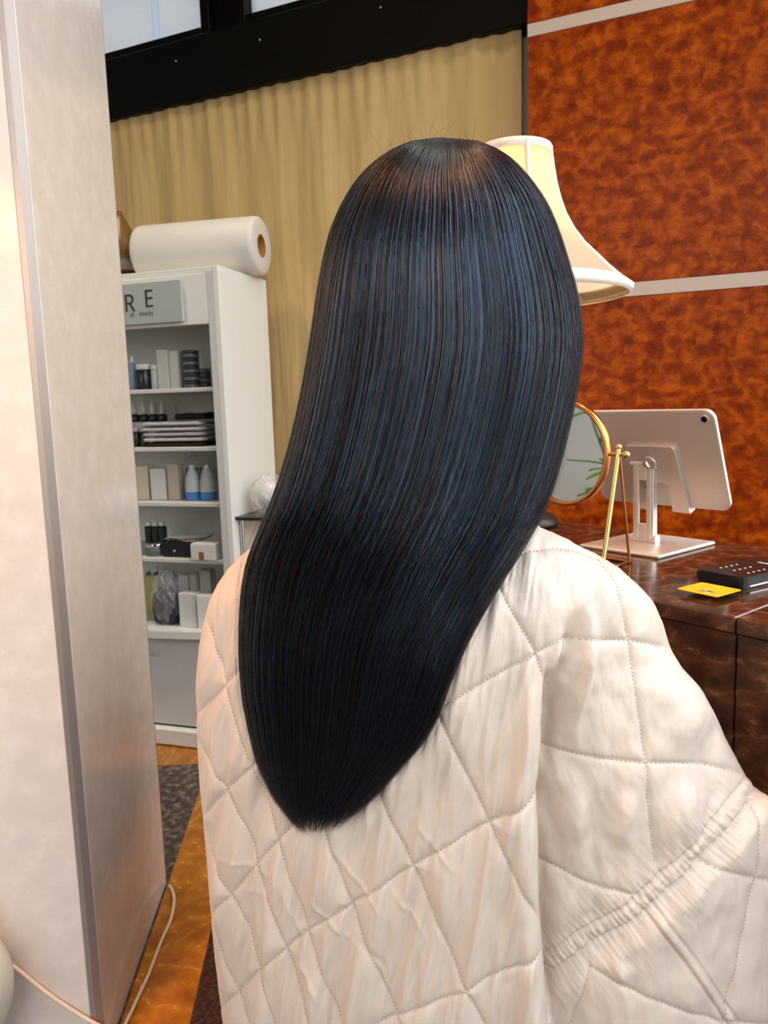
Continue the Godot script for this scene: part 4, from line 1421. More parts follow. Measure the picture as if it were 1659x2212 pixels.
# relief of the coat, on a grid of 2.5 pixels
const RX := 380.0
const RY := 1090.0
const RS := 2.5
const RW := 560
const RH := 500
var relief := PackedFloat32Array()
var quilt := []

func tabs() -> void:
	hair_l = table([[296, 948], [298, 944], [300, 932], [304, 912], [312, 888], [322, 862], [340, 830], [360, 802], [390, 770], [440, 740], [500, 714], [560, 699], [640, 685], [740, 671], [830, 655], [920, 637], [1000, 616], [1080, 590], [1150, 558], [1220, 531], [1300, 519], [1400, 516], [1500, 522], [1590, 540], [1670, 562], [1730, 592], [1790, 640], [1830, 680]], HY0, HY1, 14, 340)
	hair_r = table([[296, 952], [298, 958], [300, 985], [304, 1010], [312, 1035], [322, 1060], [340, 1094], [360, 1118], [400, 1156], [440, 1182], [500, 1207], [560, 1225], [610, 1241], [700, 1257], [760, 1258], [850, 1245], [920, 1229], [1000, 1210], [1080, 1185], [1135, 1160], [1215, 1110], [1290, 1060], [1380, 1010], [1490, 963], [1560, 943], [1620, 902], [1665, 853], [1730, 800], [1778, 745], [1830, 690]], HY0, HY1, 14, 340)
	coat_l = table([[1110, 780], [1120, 740], [1150, 606], [1180, 548], [1200, 522], [1230, 492], [1260, 470], [1300, 452], [1350, 438], [1400, 431], [1480, 425], [1600, 427], [1700, 433], [1800, 441], [1900, 450], [2000, 460], [2100, 470], [2212, 481], [2640, 540]], CY0, CY1, 8, 1110)
	coat_r = table([[1110, 1060], [1120, 1090], [1140, 1146], [1160, 1200], [1180, 1255], [1200, 1296], [1230, 1340], [1260, 1373], [1300, 1408], [1350, 1432], [1399, 1448], [1440, 1470], [1492, 1514], [1540, 1541], [1565, 1553], [1590, 1562], [1658, 1599], [1680, 1614], [1700, 1628], [1742, 1658], [1800, 1682], [1900, 1694], [2000, 1698], [2212, 1690], [2400, 1640], [2640, 1520]], CY0, CY1, 6, 1110)
	coat_b = table([[1110, 0.785], [1150, 0.76], [1200, 0.735], [1250, 0.715], [1300, 0.70], [1400, 0.69], [1600, 0.685], [1900, 0.69], [2212, 0.70], [2640, 0.73]], CY0, CY1, 20, 1110)
	coat_d = table([[1110, 0.03], [1150, 0.055], [1200, 0.085], [1250, 0.105], [1300, 0.12], [1400, 0.14], [1600, 0.155], [2212, 0.155], [2640, 0.16]], CY0, CY1, 20, 1110)

func coat_depth(x: float, y: float) -> float:               # undisturbed back of the coat at a pixel
	var i := clampi(int(y) - CY0, 0, CY1 - CY0)
	var c := (coat_l[i] + coat_r[i]) / 2.0
	var w := (coat_r[i] - coat_l[i]) / 2.0
	var q := clampf((x - c) / w, -0.999, 0.999)
	return coat_b[i] + coat_d[i] * (1.0 - pow(1.0 - q * q, 0.36)) + 0.045 * maxf(-q, 0.0) - 0.02 * maxf(q, 0.0)

func splat(poly: Array, reach: float, f: Callable) -> void:
	# f(distance in pixels, pixels along, signed side) -> metres, added to the relief once per cell (nearest segment)
	var best := {}
	var along := 0.0
	for i in poly.size() - 1:
		var a: Vector2 = poly[i]
		var b: Vector2 = poly[i + 1]
		var ab := b - a
		var l2 := ab.length_squared()
		var x0 := int((minf(a.x, b.x) - reach - RX) / RS)
		var x1 := int((maxf(a.x, b.x) + reach - RX) / RS)
		var y0 := int((minf(a.y, b.y) - reach - RY) / RS)
		var y1 := int((maxf(a.y, b.y) + reach - RY) / RS)
		for gy in range(maxi(y0, 0), mini(y1, RH - 1) + 1):
			for gx in range(maxi(x0, 0), mini(x1, RW - 1) + 1):
				var p := Vector2(RX + gx * RS, RY + gy * RS)
				var t := clampf((p - a).dot(ab) / l2, 0.0, 1.0)
				var d := p.distance_to(a + ab * t)
				if d > reach: continue
				var key := gy * RW + gx
				if not best.has(key) or best[key][0] > d:
					best[key] = [d, along + t * sqrt(l2), signf(ab.cross(p - a))]
		along += sqrt(l2)
	for key in best:
		var e: Array = best[key]
		relief[key] += f.call(e[0], e[1] / along, e[1], e[2])

func V(a: Array) -> Array:
	var o := []
	for i in range(0, a.size(), 2): o.append(Vector2(a[i], a[i + 1]))
	return o

func fold_x(y: float) -> float:                             # right edge of the back panel, where it hangs over the sleeve
	return pw([[1400, 1172], [1468, 1171], [1619, 1169], [1707, 1161], [1962, 1166], [2157, 1181], [2212, 1188], [2640, 1230]], y)

func make_relief() -> void:
	relief.resize(RW * RH)
	var dist := PackedFloat32Array()
	dist.resize(RW * RH)
	dist.fill(200.0)
	quilt = [
		# back panel, falling to the right
		V([1060, 1240, 1088, 1292, 1153, 1408, 1172, 1460]),
		V([790, 1230, 957, 1560, 1056, 1768, 1129, 1925, 1166, 1985]),
		V([600, 1240, 818, 1702, 894, 1866, 1008, 2132, 1048, 2212, 1100, 2320]),
		V([560, 1440, 704, 1788, 762, 1950, 856, 2193, 910, 2320]),
		V([446, 1336, 468, 1408, 492, 1475, 530, 1600, 603, 1810, 623, 1884, 666, 2006, 704, 2122, 744, 2212, 790, 2320]),
		V([425, 1591, 497, 1702, 536, 1789, 557, 1864, 600, 1990, 640, 2110, 675, 2212, 710, 2320]),
		V([438, 1770, 461, 1850, 504, 1930, 540, 2010, 562, 2092, 592, 2212, 620, 2320]),
		V([458, 1975, 511, 2145, 537, 2212, 575, 2320]),
		# back panel, rising to the right
		V([1153, 1410, 984, 1504, 760, 1650, 608, 1808, 557, 1864, 504, 1930, 461, 1973]),
		V([1159, 1717, 1056, 1771, 894, 1866, 762, 1950, 666, 2008, 562, 2095, 511, 2145, 476, 2178]),
		V([1164, 2059, 1008, 2132, 856, 2193, 740, 2250, 640, 2320]),
		V([880, 1360, 700, 1500, 552, 1651, 496, 1702, 436, 1768]),
		V([700, 1310, 514, 1454, 492, 1477, 427, 1543]),
		# shoulder and sleeve
		V([1153, 1410, 1215, 1377, 1294, 1382, 1362, 1383, 1448, 1399]),
		V([1173, 1644, 1391, 1646, 1519, 1649, 1607, 1673]),
		V([1181, 1905, 1274, 1923, 1364, 1932]),
		V([1100, 1212, 1142, 1196, 1196, 1189, 1254, 1191, 1294, 1206]),
		V([1294, 1206, 1338, 1277, 1362, 1384, 1391, 1595, 1399, 1717, 1416, 1864]),
		V([1489, 1849, 1604, 1883, 1680, 1900]),
		V([1604, 1722, 1607, 1883, 1548, 2143, 1520, 2300]),
		V([1279, 2094, 1406, 2143, 1533, 2182, 1700, 2190]),
		V([1279, 2094, 1250, 2197, 1225, 2320]),
	]
	for poly in quilt:
		for i in poly.size() - 1:
			var a: Vector2 = poly[i]
			var b: Vector2 = poly[i + 1]
			var ab := b - a
			var l2 := ab.length_squared()
			var rc := 80.0
			for gy in range(maxi(int((minf(a.y, b.y) - rc - RY) / RS), 0), mini(int((maxf(a.y, b.y) + rc - RY) / RS), RH - 1) + 1):
				for gx in range(maxi(int((minf(a.x, b.x) - rc - RX) / RS), 0), mini(int((maxf(a.x, b.x) + rc - RX) / RS), RW - 1) + 1):
					var p := Vector2(RX + gx * RS, RY + gy * RS)
					var t := clampf((p - a).dot(ab) / l2, 0.0, 1.0)
					var d := p.distance_to(a + ab * t)
					var key := gy * RW + gx
					if d < dist[key]: dist[key] = d
	var f := noise(1.0, 3, FastNoiseLite.TYPE_SIMPLEX_SMOOTH, FastNoiseLite.FRACTAL_FBM, 77)
	var cuff := [[1188, 2138], [1274, 2045], [1372, 1962], [1470, 1864], [1548, 1776], [1612, 1693], [1660, 1630]]
	for gy in RH:
		var y := RY + gy * RS
		var fx := fold_x(y)
		var open := smoothstep(1400.0, 1560.0, y)
		for gx in RW:
			var x := RX + gx * RS
			var key := gy * RW + gx
			var d := dist[key]
			# quilted puff: a crease at each seam, full between
			var h := 0.0034 * (1.0 - exp(-d / 20.0)) + 0.0024 * (1.0 - exp(-d / 3.5))
			# soft hanging folds
			var panel := 1.0 - smoothstep(fx - 40.0, fx + 10.0, x)
			var lean := x + 0.16 * (y - 1700.0)
			var n1 := f.get_noise_2d(lean * 0.0085, y * 0.0011)
			var n2 := f.get_noise_2d(lean * 0.026 + 50.0, y * 0.0032)
			var n3 := f.get_noise_2d(lean * 0.07 + 90.0, y * 0.009)
			var amp := smoothstep(0.0, 30.0, d) * 0.7 + 0.3
			h += panel * (0.0095 * n1 + 0.0042 * n2 * amp + 0.0009 * n3 * amp)
			var sl := 1.0 - panel
			h += sl * (0.006 * f.get_noise_2d(x * 0.006 + 7.0, y * 0.0035) + 0.0022 * f.get_noise_2d(x * 0.018, y * 0.007 + 30.0))
			# the edge of the back panel rounds off and the sleeve lies behind it
			if open > 0.0:
				var e := x - fx
				if e < 0.0:
					h -= open * 0.010 * exp(e / 10.0)
					h += open * 0.007 * exp(-pow((e + 34.0) / 30.0, 2.0))
				else:
					h -= open * (0.010 + 0.030 * smoothstep(0.0, 10.0, e)) * exp(-pow(e / 120.0, 1.3))
			# the sleeve under the gathered seam swells out
			var cy := 0.0
			var inside := false
			for i in cuff.size() - 1:
				if x >= cuff[i][0] and x <= cuff[i + 1][0]:
					cy = lerpf(cuff[i][1], cuff[i + 1][1], (x - cuff[i][0]) / (cuff[i + 1][0] - cuff[i][0]))
					inside = true
			if inside:
				h += 0.013 * smoothstep(cy + 16.0, cy + 70.0, y)
				# gathers run off the seam on both sides
				var away := absf(y - cy)
				h += 0.0030 * exp(-away / 50.0) * f.get_noise_2d((x * 0.72 - y * 0.69) * 0.085, (x * 0.69 + y * 0.72) * 0.012)
			relief[key] = h
	# big folds: ridges (+) and valleys (-)
	for q in [
		[V([1264, 1290, 1266, 1400, 1254, 1560, 1243, 1680]), 17.0, 0.0085], [V([1256, 1270, 1240, 1350, 1214, 1440, 1186, 1540]), 16.0, -0.010],
		[V([1222, 1350, 1194, 1425, 1176, 1500]), 12.0, 0.006], [V([1218, 1470, 1204, 1580, 1188, 1700]), 16.0, -0.008], [V([1340, 1290, 1335, 1400, 1318, 1560, 1316, 1650]), 34.0, -0.005],
		[V([1190, 1240, 1176, 1330, 1150, 1420]), 30.0, 0.005], [V([1130, 1250, 1110, 1330]), 26.0, -0.004],
		[V([1440, 1410, 1475, 1540, 1500, 1650]), 40.0, 0.006], [V([1300, 1240, 1312, 1330, 1330, 1380]), 26.0, 0.004],
		[V([1262, 1660, 1252, 1780, 1262, 1890]), 26.0, 0.006], [V([1312, 1690, 1292, 1800, 1276, 1890]), 20.0, -0.005],
		[V([1362, 1690, 1344, 1800, 1374, 1880]), 24.0, 0.006], [V([1216, 1680, 1206, 1800, 1212, 1900]), 20.0, -0.004],
		[V([1486, 1665, 1476, 1760, 1452, 1840]), 26.0, 0.005], [V([1530, 1660, 1534, 1720, 1516, 1790]), 16.0, -0.004],
		[V([1240, 1930, 1228, 2000, 1212, 2060]), 16.0, 0.004], [V([1300, 1940, 1290, 1980, 1270, 2020]), 14.0, -0.003],
		[V([690, 1790, 800, 1930, 865, 2010]), 5.0, 0.0011], [V([585, 1850, 640, 1990, 690, 2110]), 5.0, 0.0012], [V([455, 1835, 540, 1868, 620, 1900]), 5.0, 0.0009],
		[V([640, 1900, 720, 1990, 790, 2050]), 5.0, 0.0011], [V([880, 1740, 960, 1850, 1010, 1900]), 6.0, 0.0011], [V([830, 1900, 900, 1980, 940, 2060]), 5.0, 0.0010], [V([620, 2030, 670, 2110, 720, 2200]), 5.0, 0.0012],
		[V([500, 1925, 560, 1920, 600, 1950]), 5.0, 0.0008], [V([760, 2000, 830, 2080, 850, 2160]), 6.0, -0.0011], [V([540, 1950, 560, 2060, 600, 2180]), 6.0, -0.0012], [V([940, 1990, 990, 2090]), 6.0, 0.0009],
		[V([470, 1560, 480, 1660, 470, 1740]), 10.0, 0.002], [V([560, 1250, 510, 1300, 490, 1400]), 9.0, 0.0016], [V([500, 1290, 480, 1400, 478, 1500]), 8.0, -0.0014],
		[V([1450, 2030, 1470, 2110, 1480, 2212]), 30.0, 0.005], [V([1340, 2060, 1330, 2120]), 22.0, 0.004],
	]:
		var wq: float = q[1]
		var aq: float = q[2]
		splat(q[0], wq * 2.4, func(d: float, t: float, _s: float, _side: float) -> float: return 1.25 * aq * exp(-pow(d / wq, 2.0)) * smoothstep(0.0, 0.45, t) * smoothstep(0.0, 0.45, 1.0 - t))
	# gathered seam band: two creases with a ruched strip between
	splat(V([1200, 2126, 1274, 2045, 1372, 1962, 1470, 1864, 1548, 1776, 1612, 1693]), 30.0, func(d: float, _t: float, s: float, side: float) -> float:
		var e := d * side
		var strip := 0.0016 * exp(-pow(d / 13.0, 6.0))
		var ruche := 0.0002 * (sin(s * 0.31 + 2.6 * sin(s * 0.047)) + 0.6 * sin(s * 0.83 + e * 0.1)) * exp(-pow(d / 16.0, 2.0))
		return strip + ruche - 0.0034 * exp(-pow((absf(e) - 15.0) / 3.4, 2.0)))
	# piped strip running down the sleeve
	splat(V([1391, 1946, 1470, 2050, 1543, 2162, 1580, 2216, 1640, 2310]), 26.0, func(d: float, _t: float, _s: float, _side: float) -> float:
		return 0.0026 * exp(-pow(d / 8.0, 4.0)) - 0.0026 * exp(-pow((d - 11.0) / 3.0, 2.0)))

func relief_at(x: float, y: float) -> float:
	var gx := clampf((x - RX) / RS, 0.0, RW - 1.001)
	var gy := clampf((y - RY) / RS, 0.0, RH - 1.001)
	var i := int(gx)
	var j := int(gy)
	var u := gx - i
	var w := gy - j
	var k := j * RW + i
	return lerpf(lerpf(relief[k], relief[k + 1], u), lerpf(relief[k + RW], relief[k + RW + 1], u), w)

func build_person() -> void:
	tabs()
	var foot := at(900, 1600, 0.84)
	var P := thing("person", "person seen from behind with long straight black hair and a cream quilted coat", "person", Vector3(foot.x, 0, foot.z))
	build_body(P)
	build_coat(P)
	build_hair(P)

func build_coat(P: Node3D) -> void:
	make_relief()
	var off := P.position
	# rows by pixel line, columns round the body
	var ys := PackedFloat32Array()
	var y := float(CY0)
	while y < CY1:
		ys.append(y)
		y += 3.4 if y < 2235.0 else 22.0
	var nb := 560
	var nf := 64
	var cols := nb + nf
	var p := []
	p.resize(ys.size() * cols)
	for r in ys.size():
		var yy := ys[r]
		var i := int(yy) - CY0
		var c := (coat_l[i] + coat_r[i]) / 2.0
		var w := (coat_r[i] - coat_l[i]) / 2.0
		for q in cols:
			if q < nb:
				var a := PI * q / nb
				# columns: even across the middle, crowded to the sides
				var x := c - w * lerpf(cos(a), 1.0 - 2.0 * q / nb, 0.35)
				p[r * cols + q] = at(x, yy, coat_depth(x, yy)) - off
			else:
				var a := PI * (q - nb) / nf
				var x := c + w * cos(a)
				var fr := coat_depth(x, yy) + coat_d[i] * 1.25 * sin(a)
				var pt := at(x, yy, maxf(fr, coat_depth(x, yy)))
				var past := (pt - joint_p).dot(e2) + 0.012          # she stands clear of the counter
				if pt.y < 1.13 and past > 0.0: pt -= e2 * past
				p[r * cols + q] = pt - off
	# push the back along its normal by the relief
	var d := p.duplicate()
	for r in ys.size():
		var yy := ys[r]
		if yy > 2330.0: break
		var i := int(yy) - CY0
		var c := (coat_l[i] + coat_r[i]) / 2.0
		var w := (coat_r[i] - coat_l[i]) / 2.0
		for q in nb:
			var ra := maxi(r - 1, 0)
			var rb := mini(r + 1, ys.size() - 1)
			var qa := maxi(q - 1, 0)
			var n: Vector3 = (p[rb * cols + q] - p[ra * cols + q]).cross(p[r * cols + q + 1] - p[r * cols + qa])
			if n.z < 0.0: n = -n
			if n.length() < 1e-12: continue
			var a := PI * q / nb
			var x := c - w * lerpf(cos(a), 1.0 - 2.0 * q / nb, 0.35)
			var edge := smoothstep(0.0, 0.05, minf(float(q) / nb, 1.0 - float(q) / nb)) * 0.75 + 0.25
			if q == 0: edge = 0.0
			d[r * cols + q] = p[r * cols + q] + n.normalized() * relief_at(x, yy) * edge
	var m := MB.new()
	var mid := at(950, 1700, 0.85) - off
	m.grid(d, ys.size(), cols, true, mid, 1.0)
	for k in m.u.size():                                    # texture across the cloth, about a metre to a tile
		var r := k / cols
		var q := k % cols
		m.u[k] = Vector2(q * 0.011, ys[r] * 0.0009)
	# close the collar
	var top := Vector3.ZERO
	for q in cols: top += d[q]
	top /= cols
	for q in cols:
		m.tri(d[q], d[(q + 1) % cols], top, Vector3.UP, Vector3.UP, Vector3.UP)
	var coat := obj("coat", m.mesh(), M.coat, P)
	coat.set_meta("label", "cream quilted satin coat with diamond stitching")
	# stitches: small raised threads along every quilting seam
	var st := MB.new()
	for poly in quilt:
		var s := 0.0
		for k in poly.size() - 1:
			var a: Vector2 = poly[k]
			var b: Vector2 = poly[k + 1]
			var len := a.distance_to(b)
			while s < len:
				var c := a.lerp(b, s / len)
				var e := c + (b - a) / len * 4.6
				s += 8.6
				if c.y > 2230.0 or c.y < 1150.0: continue
				var c3 := coat_point(c, d, ys, nb, cols)
				var e3 := coat_point(e, d, ys, nb, cols)
				if c3 == Vector3.ZERO or e3 == Vector3.ZERO: continue
				stitch(st, c3, e3)
			s -= len
	var sm := obj("stitching", st.mesh(), M.thread, coat)
	sm.set_meta("kind", "stuff")

func coat_point(c: Vector2, d: Array, ys: PackedFloat32Array, nb: int, cols: int) -> Vector3:
	var i := clampi(int(c.y) - CY0, 0, CY1 - CY0)
	var mid := (coat_l[i] + coat_r[i]) / 2.0
	var w := (coat_r[i] - coat_l[i]) / 2.0
	var t := (c.x - mid) / w
	if absf(t) > 0.985: return Vector3.ZERO
	# invert x = mid - w * mix(cos a, 1 - 2 a / PI, .35)
	var lo := 0.0
	var hi := 1.0
	for k in 16:
		var m := (lo + hi) / 2
		if -lerpf(cos(PI * m), 1.0 - 2.0 * m, 0.35) < t: lo = m
		else: hi = m
	var q := lo * nb
	var r := (c.y - ys[0]) / 3.4
	var qi := clampi(int(q), 0, nb - 2)
	var ri := clampi(int(r), 0, ys.size() - 2)
	var u := q - qi
	var v := r - ri
	var a: Vector3 = d[ri * cols + qi].lerp(d[ri * cols + qi + 1], u)
	var b: Vector3 = d[(ri + 1) * cols + qi].lerp(d[(ri + 1) * cols + qi + 1], u)
	return a.lerp(b, v)

func stitch(m: MB, a: Vector3, b: Vector3) -> void:
	var t := (b - a)
	var out := Vector3(0, 0, 1)
	var side := t.cross(out).normalized() * 0.0008
	a += out * 0.0004
	b += out * 0.0004
	var mid := (a + b) / 2.0 + out * 0.0013
	var ends := [a, b]
	var sides := [mid + side - out * 0.0007, mid - side - out * 0.0007]
	for e in ends:
		for s in sides:
			var n: Vector3 = (e - mid).cross(s - mid).normalized()
			if n.dot(out) < 0.0: n = -n
			m.tri(e, s, mid, n, n, n)

# ---------------------------------------------------------------- hair
func build_hair(P: Node3D) -> void:
	var off := P.position
	var A0 := -0.55
	var A1 := PI + 0.55
	var na := 200
	var ys := PackedFloat32Array()
	var nr := 150
	for r in nr:
		var t := float(r) / (nr - 1)
		ys.append(HY0 + 1.0 + (t * 0.35 + 0.65 * t * t) * (1800.0 - HY0) if t > 0.0 else HY0 + 0.5)
	var g := PackedVector3Array()
	g.resize(nr * (na + 1))
	for r in nr:
		var y := ys[r]
		var i := clampi(int(y) - HY0, 0, HY1 - HY0 - 1)
		var fr := y - HY0 - i
		var l := lerpf(hair_l[i], hair_l[i + 1], fr)
		var rr := lerpf(hair_r[i], hair_r[i + 1], fr)
		var c := (l + rr) / 2.0
		var w := (rr - l) / 2.0
		var hd: float = w * 0.805 / FPX * pw([[300, 0.95], [520, 0.92], [800, 0.78], [1100, 0.5]], y)
		var back: float = pw([[296, 0.80], [300, 0.783], [310, 0.764], [330, 0.742], [360, 0.722], [400, 0.704], [450, 0.690], [520, 0.678], [650, 0.667], [800, 0.661], [1000, 0.659], [1400, 0.656]], y)
		for q in na + 1:
			var a := lerpf(A0, A1, float(q) / na)
			var x := c - w * cos(a)
			var d1 := back + hd - hd * (pow(sin(a), 0.85) if a > 0.0 and a < PI else sin(a))
			var thick: float = pw([[1000, 0.055], [1300, 0.028], [1500, 0.022], [1800, 0.010]], y)
			var d2 := coat_depth(x, maxf(y, 1320.0)) - 0.013 - thick * (pow(maxf(sin(a), 0.0), 0.7)) - minf(sin(a), 0.0) * 0.02
			g[r * (na + 1) + q] = at(x, y, lerpf(d1, d2, smoothstep(1000.0, 1380.0, y))) - off
	# normals of that surface
	var gn := PackedVector3Array()
	gn.resize(g.size())
	var W := na + 1
	for r in nr:
		for q in W:
			var ra := maxi(r - 1, 0)
			var rb := mini(r + 1, nr - 1)
			var qa := maxi(q - 1, 0)
			var qb := mini(q + 1, na)
			var n := (g[r * W + qb] - g[r * W + qa]).cross(g[rb * W + q] - g[ra * W + q]).normalized()
			gn[r * W + q] = n
	var mid := nr / 3 * W + na / 2
	if gn[mid].z < 0.0:
		for k in gn.size(): gn[k] = -gn[k]
	# under layer
	var pts := []
	var br := nr - 6
	for r in br:
		for q in W: pts.append(g[r * W + q] - gn[r * W + q] * 0.0045)
	var m := MB.new()
	m.grid(pts, br, W, false, at(965, 700, 0.8) - off)
	var hair := obj("hair", m.mesh(), M.hair_base, P)
	hair.set_meta("label", "long straight glossy black hair")
	# strands
	rng.seed = 991
	var f := noise(1.0, 2, FastNoiseLite.TYPE_SIMPLEX_SMOOTH, FastNoiseLite.FRACTAL_FBM, 17)
	var s := MB.new()
	var total := 15000
	var steps := 24
	for k in total:
		var u0 := (k + rng.randf()) / total
		var a := lerpf(A0 + 0.02, A1 - 0.02, u0)
		var clump := (f.get_noise_2d(a * 34.0, 0.5) * 0.55 + f.get_noise_2d(a * 95.0, 7.5) * 0.6)
		var layer := rng.randf()
		var lift := -0.0012 + 0.0030 * clump + 0.0022 * layer * layer
		var r0 := 0.0 if rng.randf() < 0.45 else rng.randf() * rng.randf() * 0.30
		var tail := 1.0 - 0.035 * rng.randf() - 0.07 * pow(rng.randf(), 4.0)
		if u0 > 0.55: tail -= 0.04 * (u0 - 0.55) / 0.45 * rng.randf()
		if rng.randf() < 0.10: tail -= rng.randf() * 0.22
		var wide := rng.randf_range(0.00024, 0.00054)
		var wob := rng.randf_range(-1.0, 1.0) * 0.006
		var ph := rng.randf() * TAU
		var drift := rng.randf_range(-1.0, 1.0) * 0.010
		var tone := rng.randf_range(0.024, 0.056)
		var col := Color(tone * 0.76, tone * 1.03, tone * 1.46)
		if rng.randf() < 0.06: col = Color(0.05, 0.046, 0.045)
		strand(s, g, gn, ys, nr, W, a, A0, A1, r0, tail, steps, wide, lift, wob, ph, drift, col, 0.0)
	# fly-away hairs
	for k in 420:
		var a := rng.randf_range(-0.15, PI + 0.15)
		var r0 := rng.randf() * 0.72
		strand(s, g, gn, ys, nr, W, a, A0, A1, r0, minf(r0 + rng.randf_range(0.15, 0.5), 0.995), 22, 0.00016, 0.001, 0.02 * rng.randf(), rng.randf() * TAU, rng.randf_range(-0.06, 0.06), Color(0.012, 0.01, 0.01), rng.randf_range(0.002, 0.012))
	# short upright hairs at the crown
	for k in 34:
		var a := rng.randf_range(0.0, PI)
		var r := rng.randi_range(1, 14)
		var q := int((a - A0) / (A1 - A0) * na)
		var p0 := g[r * W + q]
		var n := gn[r * W + q]
		var lean := Vector3(rng.randf_range(-1, 1), rng.randf_range(-0.1, 0.6), rng.randf_range(-0.5, 0.5)) * 0.9
		var path := []
		var len := rng.randf_range(0.008, 0.026)
		for i in 7:
			var t := i / 6.0
			path.append(p0 + (n * 0.8 + Vector3.UP * 0.5) * len * t * 0.6 + lean * len * t * t)
		ribbon(s, path, 0.0001, Vector3(0, 0, 1), Color(0.012, 0.01, 0.01))
	var so := obj("strands", s.mesh(), M.hair, hair)
	so.set_meta("kind", "stuff")

func ribbon(s: MB, path: Array, wide: float, face: Vector3, col: Color) -> void:
	for i in path.size():
		var t: Vector3 = (path[mini(i + 1, path.size() - 1)] - path[maxi(i - 1, 0)]).normalized()
		var side := t.cross(face).normalized()
		var up := side.cross(t).normalized()
		if up.dot(face) < 0.0: up = -up
		put3(s, path[i], side * wide * (1.0 - 0.6 * i / path.size()), up, col, i > 0)

func put3(s: MB, p: Vector3, side: Vector3, n: Vector3, col: Color, link: bool) -> void:
	# one rung of a flat strand; the normals splay outwards so that it shades as a round hair
	var b := s.v.size()
	var e := side.normalized()
	s.v.append(p - side)
	s.v.append(p + side)
	s.n.append((n * 0.75 - e * 0.66))
	s.n.append((n * 0.75 + e * 0.66))
	s.c.append(col); s.c.append(col)
	s.u.append(Vector2.ZERO); s.u.append(Vector2.ZERO)
	if link:
		var a := b - 2
		if (s.v[a + 1] - s.v[a]).cross(s.v[b] - s.v[a]).dot(n) < 0.0:
			s.k.append_array(PackedInt32Array([a, a + 1, b, a + 1, b + 1, b]))
		else:
			s.k.append_array(PackedInt32Array([a, b, a + 1, a + 1, b, b + 1]))

func strand(s: MB, g: PackedVector3Array, gn: PackedVector3Array, ys: PackedFloat32Array, nr: int, W: int, a: float, A0: float, A1: float, r0: float, r1: float, steps: int, wide: float, lift: float, wob: float, ph: float, drift: float, col: Color, fly: float) -> void:
	var pts := PackedVector3Array()
	var ns := PackedVector3Array()
	for i in steps + 1:
		var t := float(i) / steps
		t = lerpf(t, t * t, 0.35)
		var yt := lerpf(r0, r1, t)
		var r := yt * (nr - 1.001)
		var aa := a + wob * sin(ph + yt * 7.0) + drift * t
		var q := clampf((aa - A0) / (A1 - A0), 0.0, 0.9999) * (W - 1)
		var ri := int(r)
		var qi := int(q)
		var u := q - qi
		var v := r - ri
		var k := ri * W + qi
		var p := g[k].lerp(g[k + 1], u).lerp(g[k + W].lerp(g[k + W + 1], u), v)
		var n := gn[k].lerp(gn[k + W], v)
		var rise := lift * smoothstep(0.0, 0.12, yt) + fly * sin(PI * t) * t + 0.0032 * sin(ph * 5.0 + a * 3.0) * smoothstep(0.0, 0.03, yt) * (1.0 - smoothstep(0.05, 0.17, yt))
		if t > 0.9 and yt > 0.9: rise += (t - 0.9) * 10.0 * 0.002 * sin(ph * 3.0)
		pts.append(p + n * rise)
		ns.append(n)
	for i in steps + 1:
		var t := (pts[mini(i + 1, steps)] - pts[maxi(i - 1, 0)]).normalized()
		var side := t.cross(ns[i]).normalized()
		var up := side.cross(t)
		if up.dot(ns[i]) < 0.0: up = -up
		var w := wide * (1.0 if i < steps - 5 else (steps - i + 1) / 6.5)
		put3(s, pts[i], side * w, up, col, i > 0)

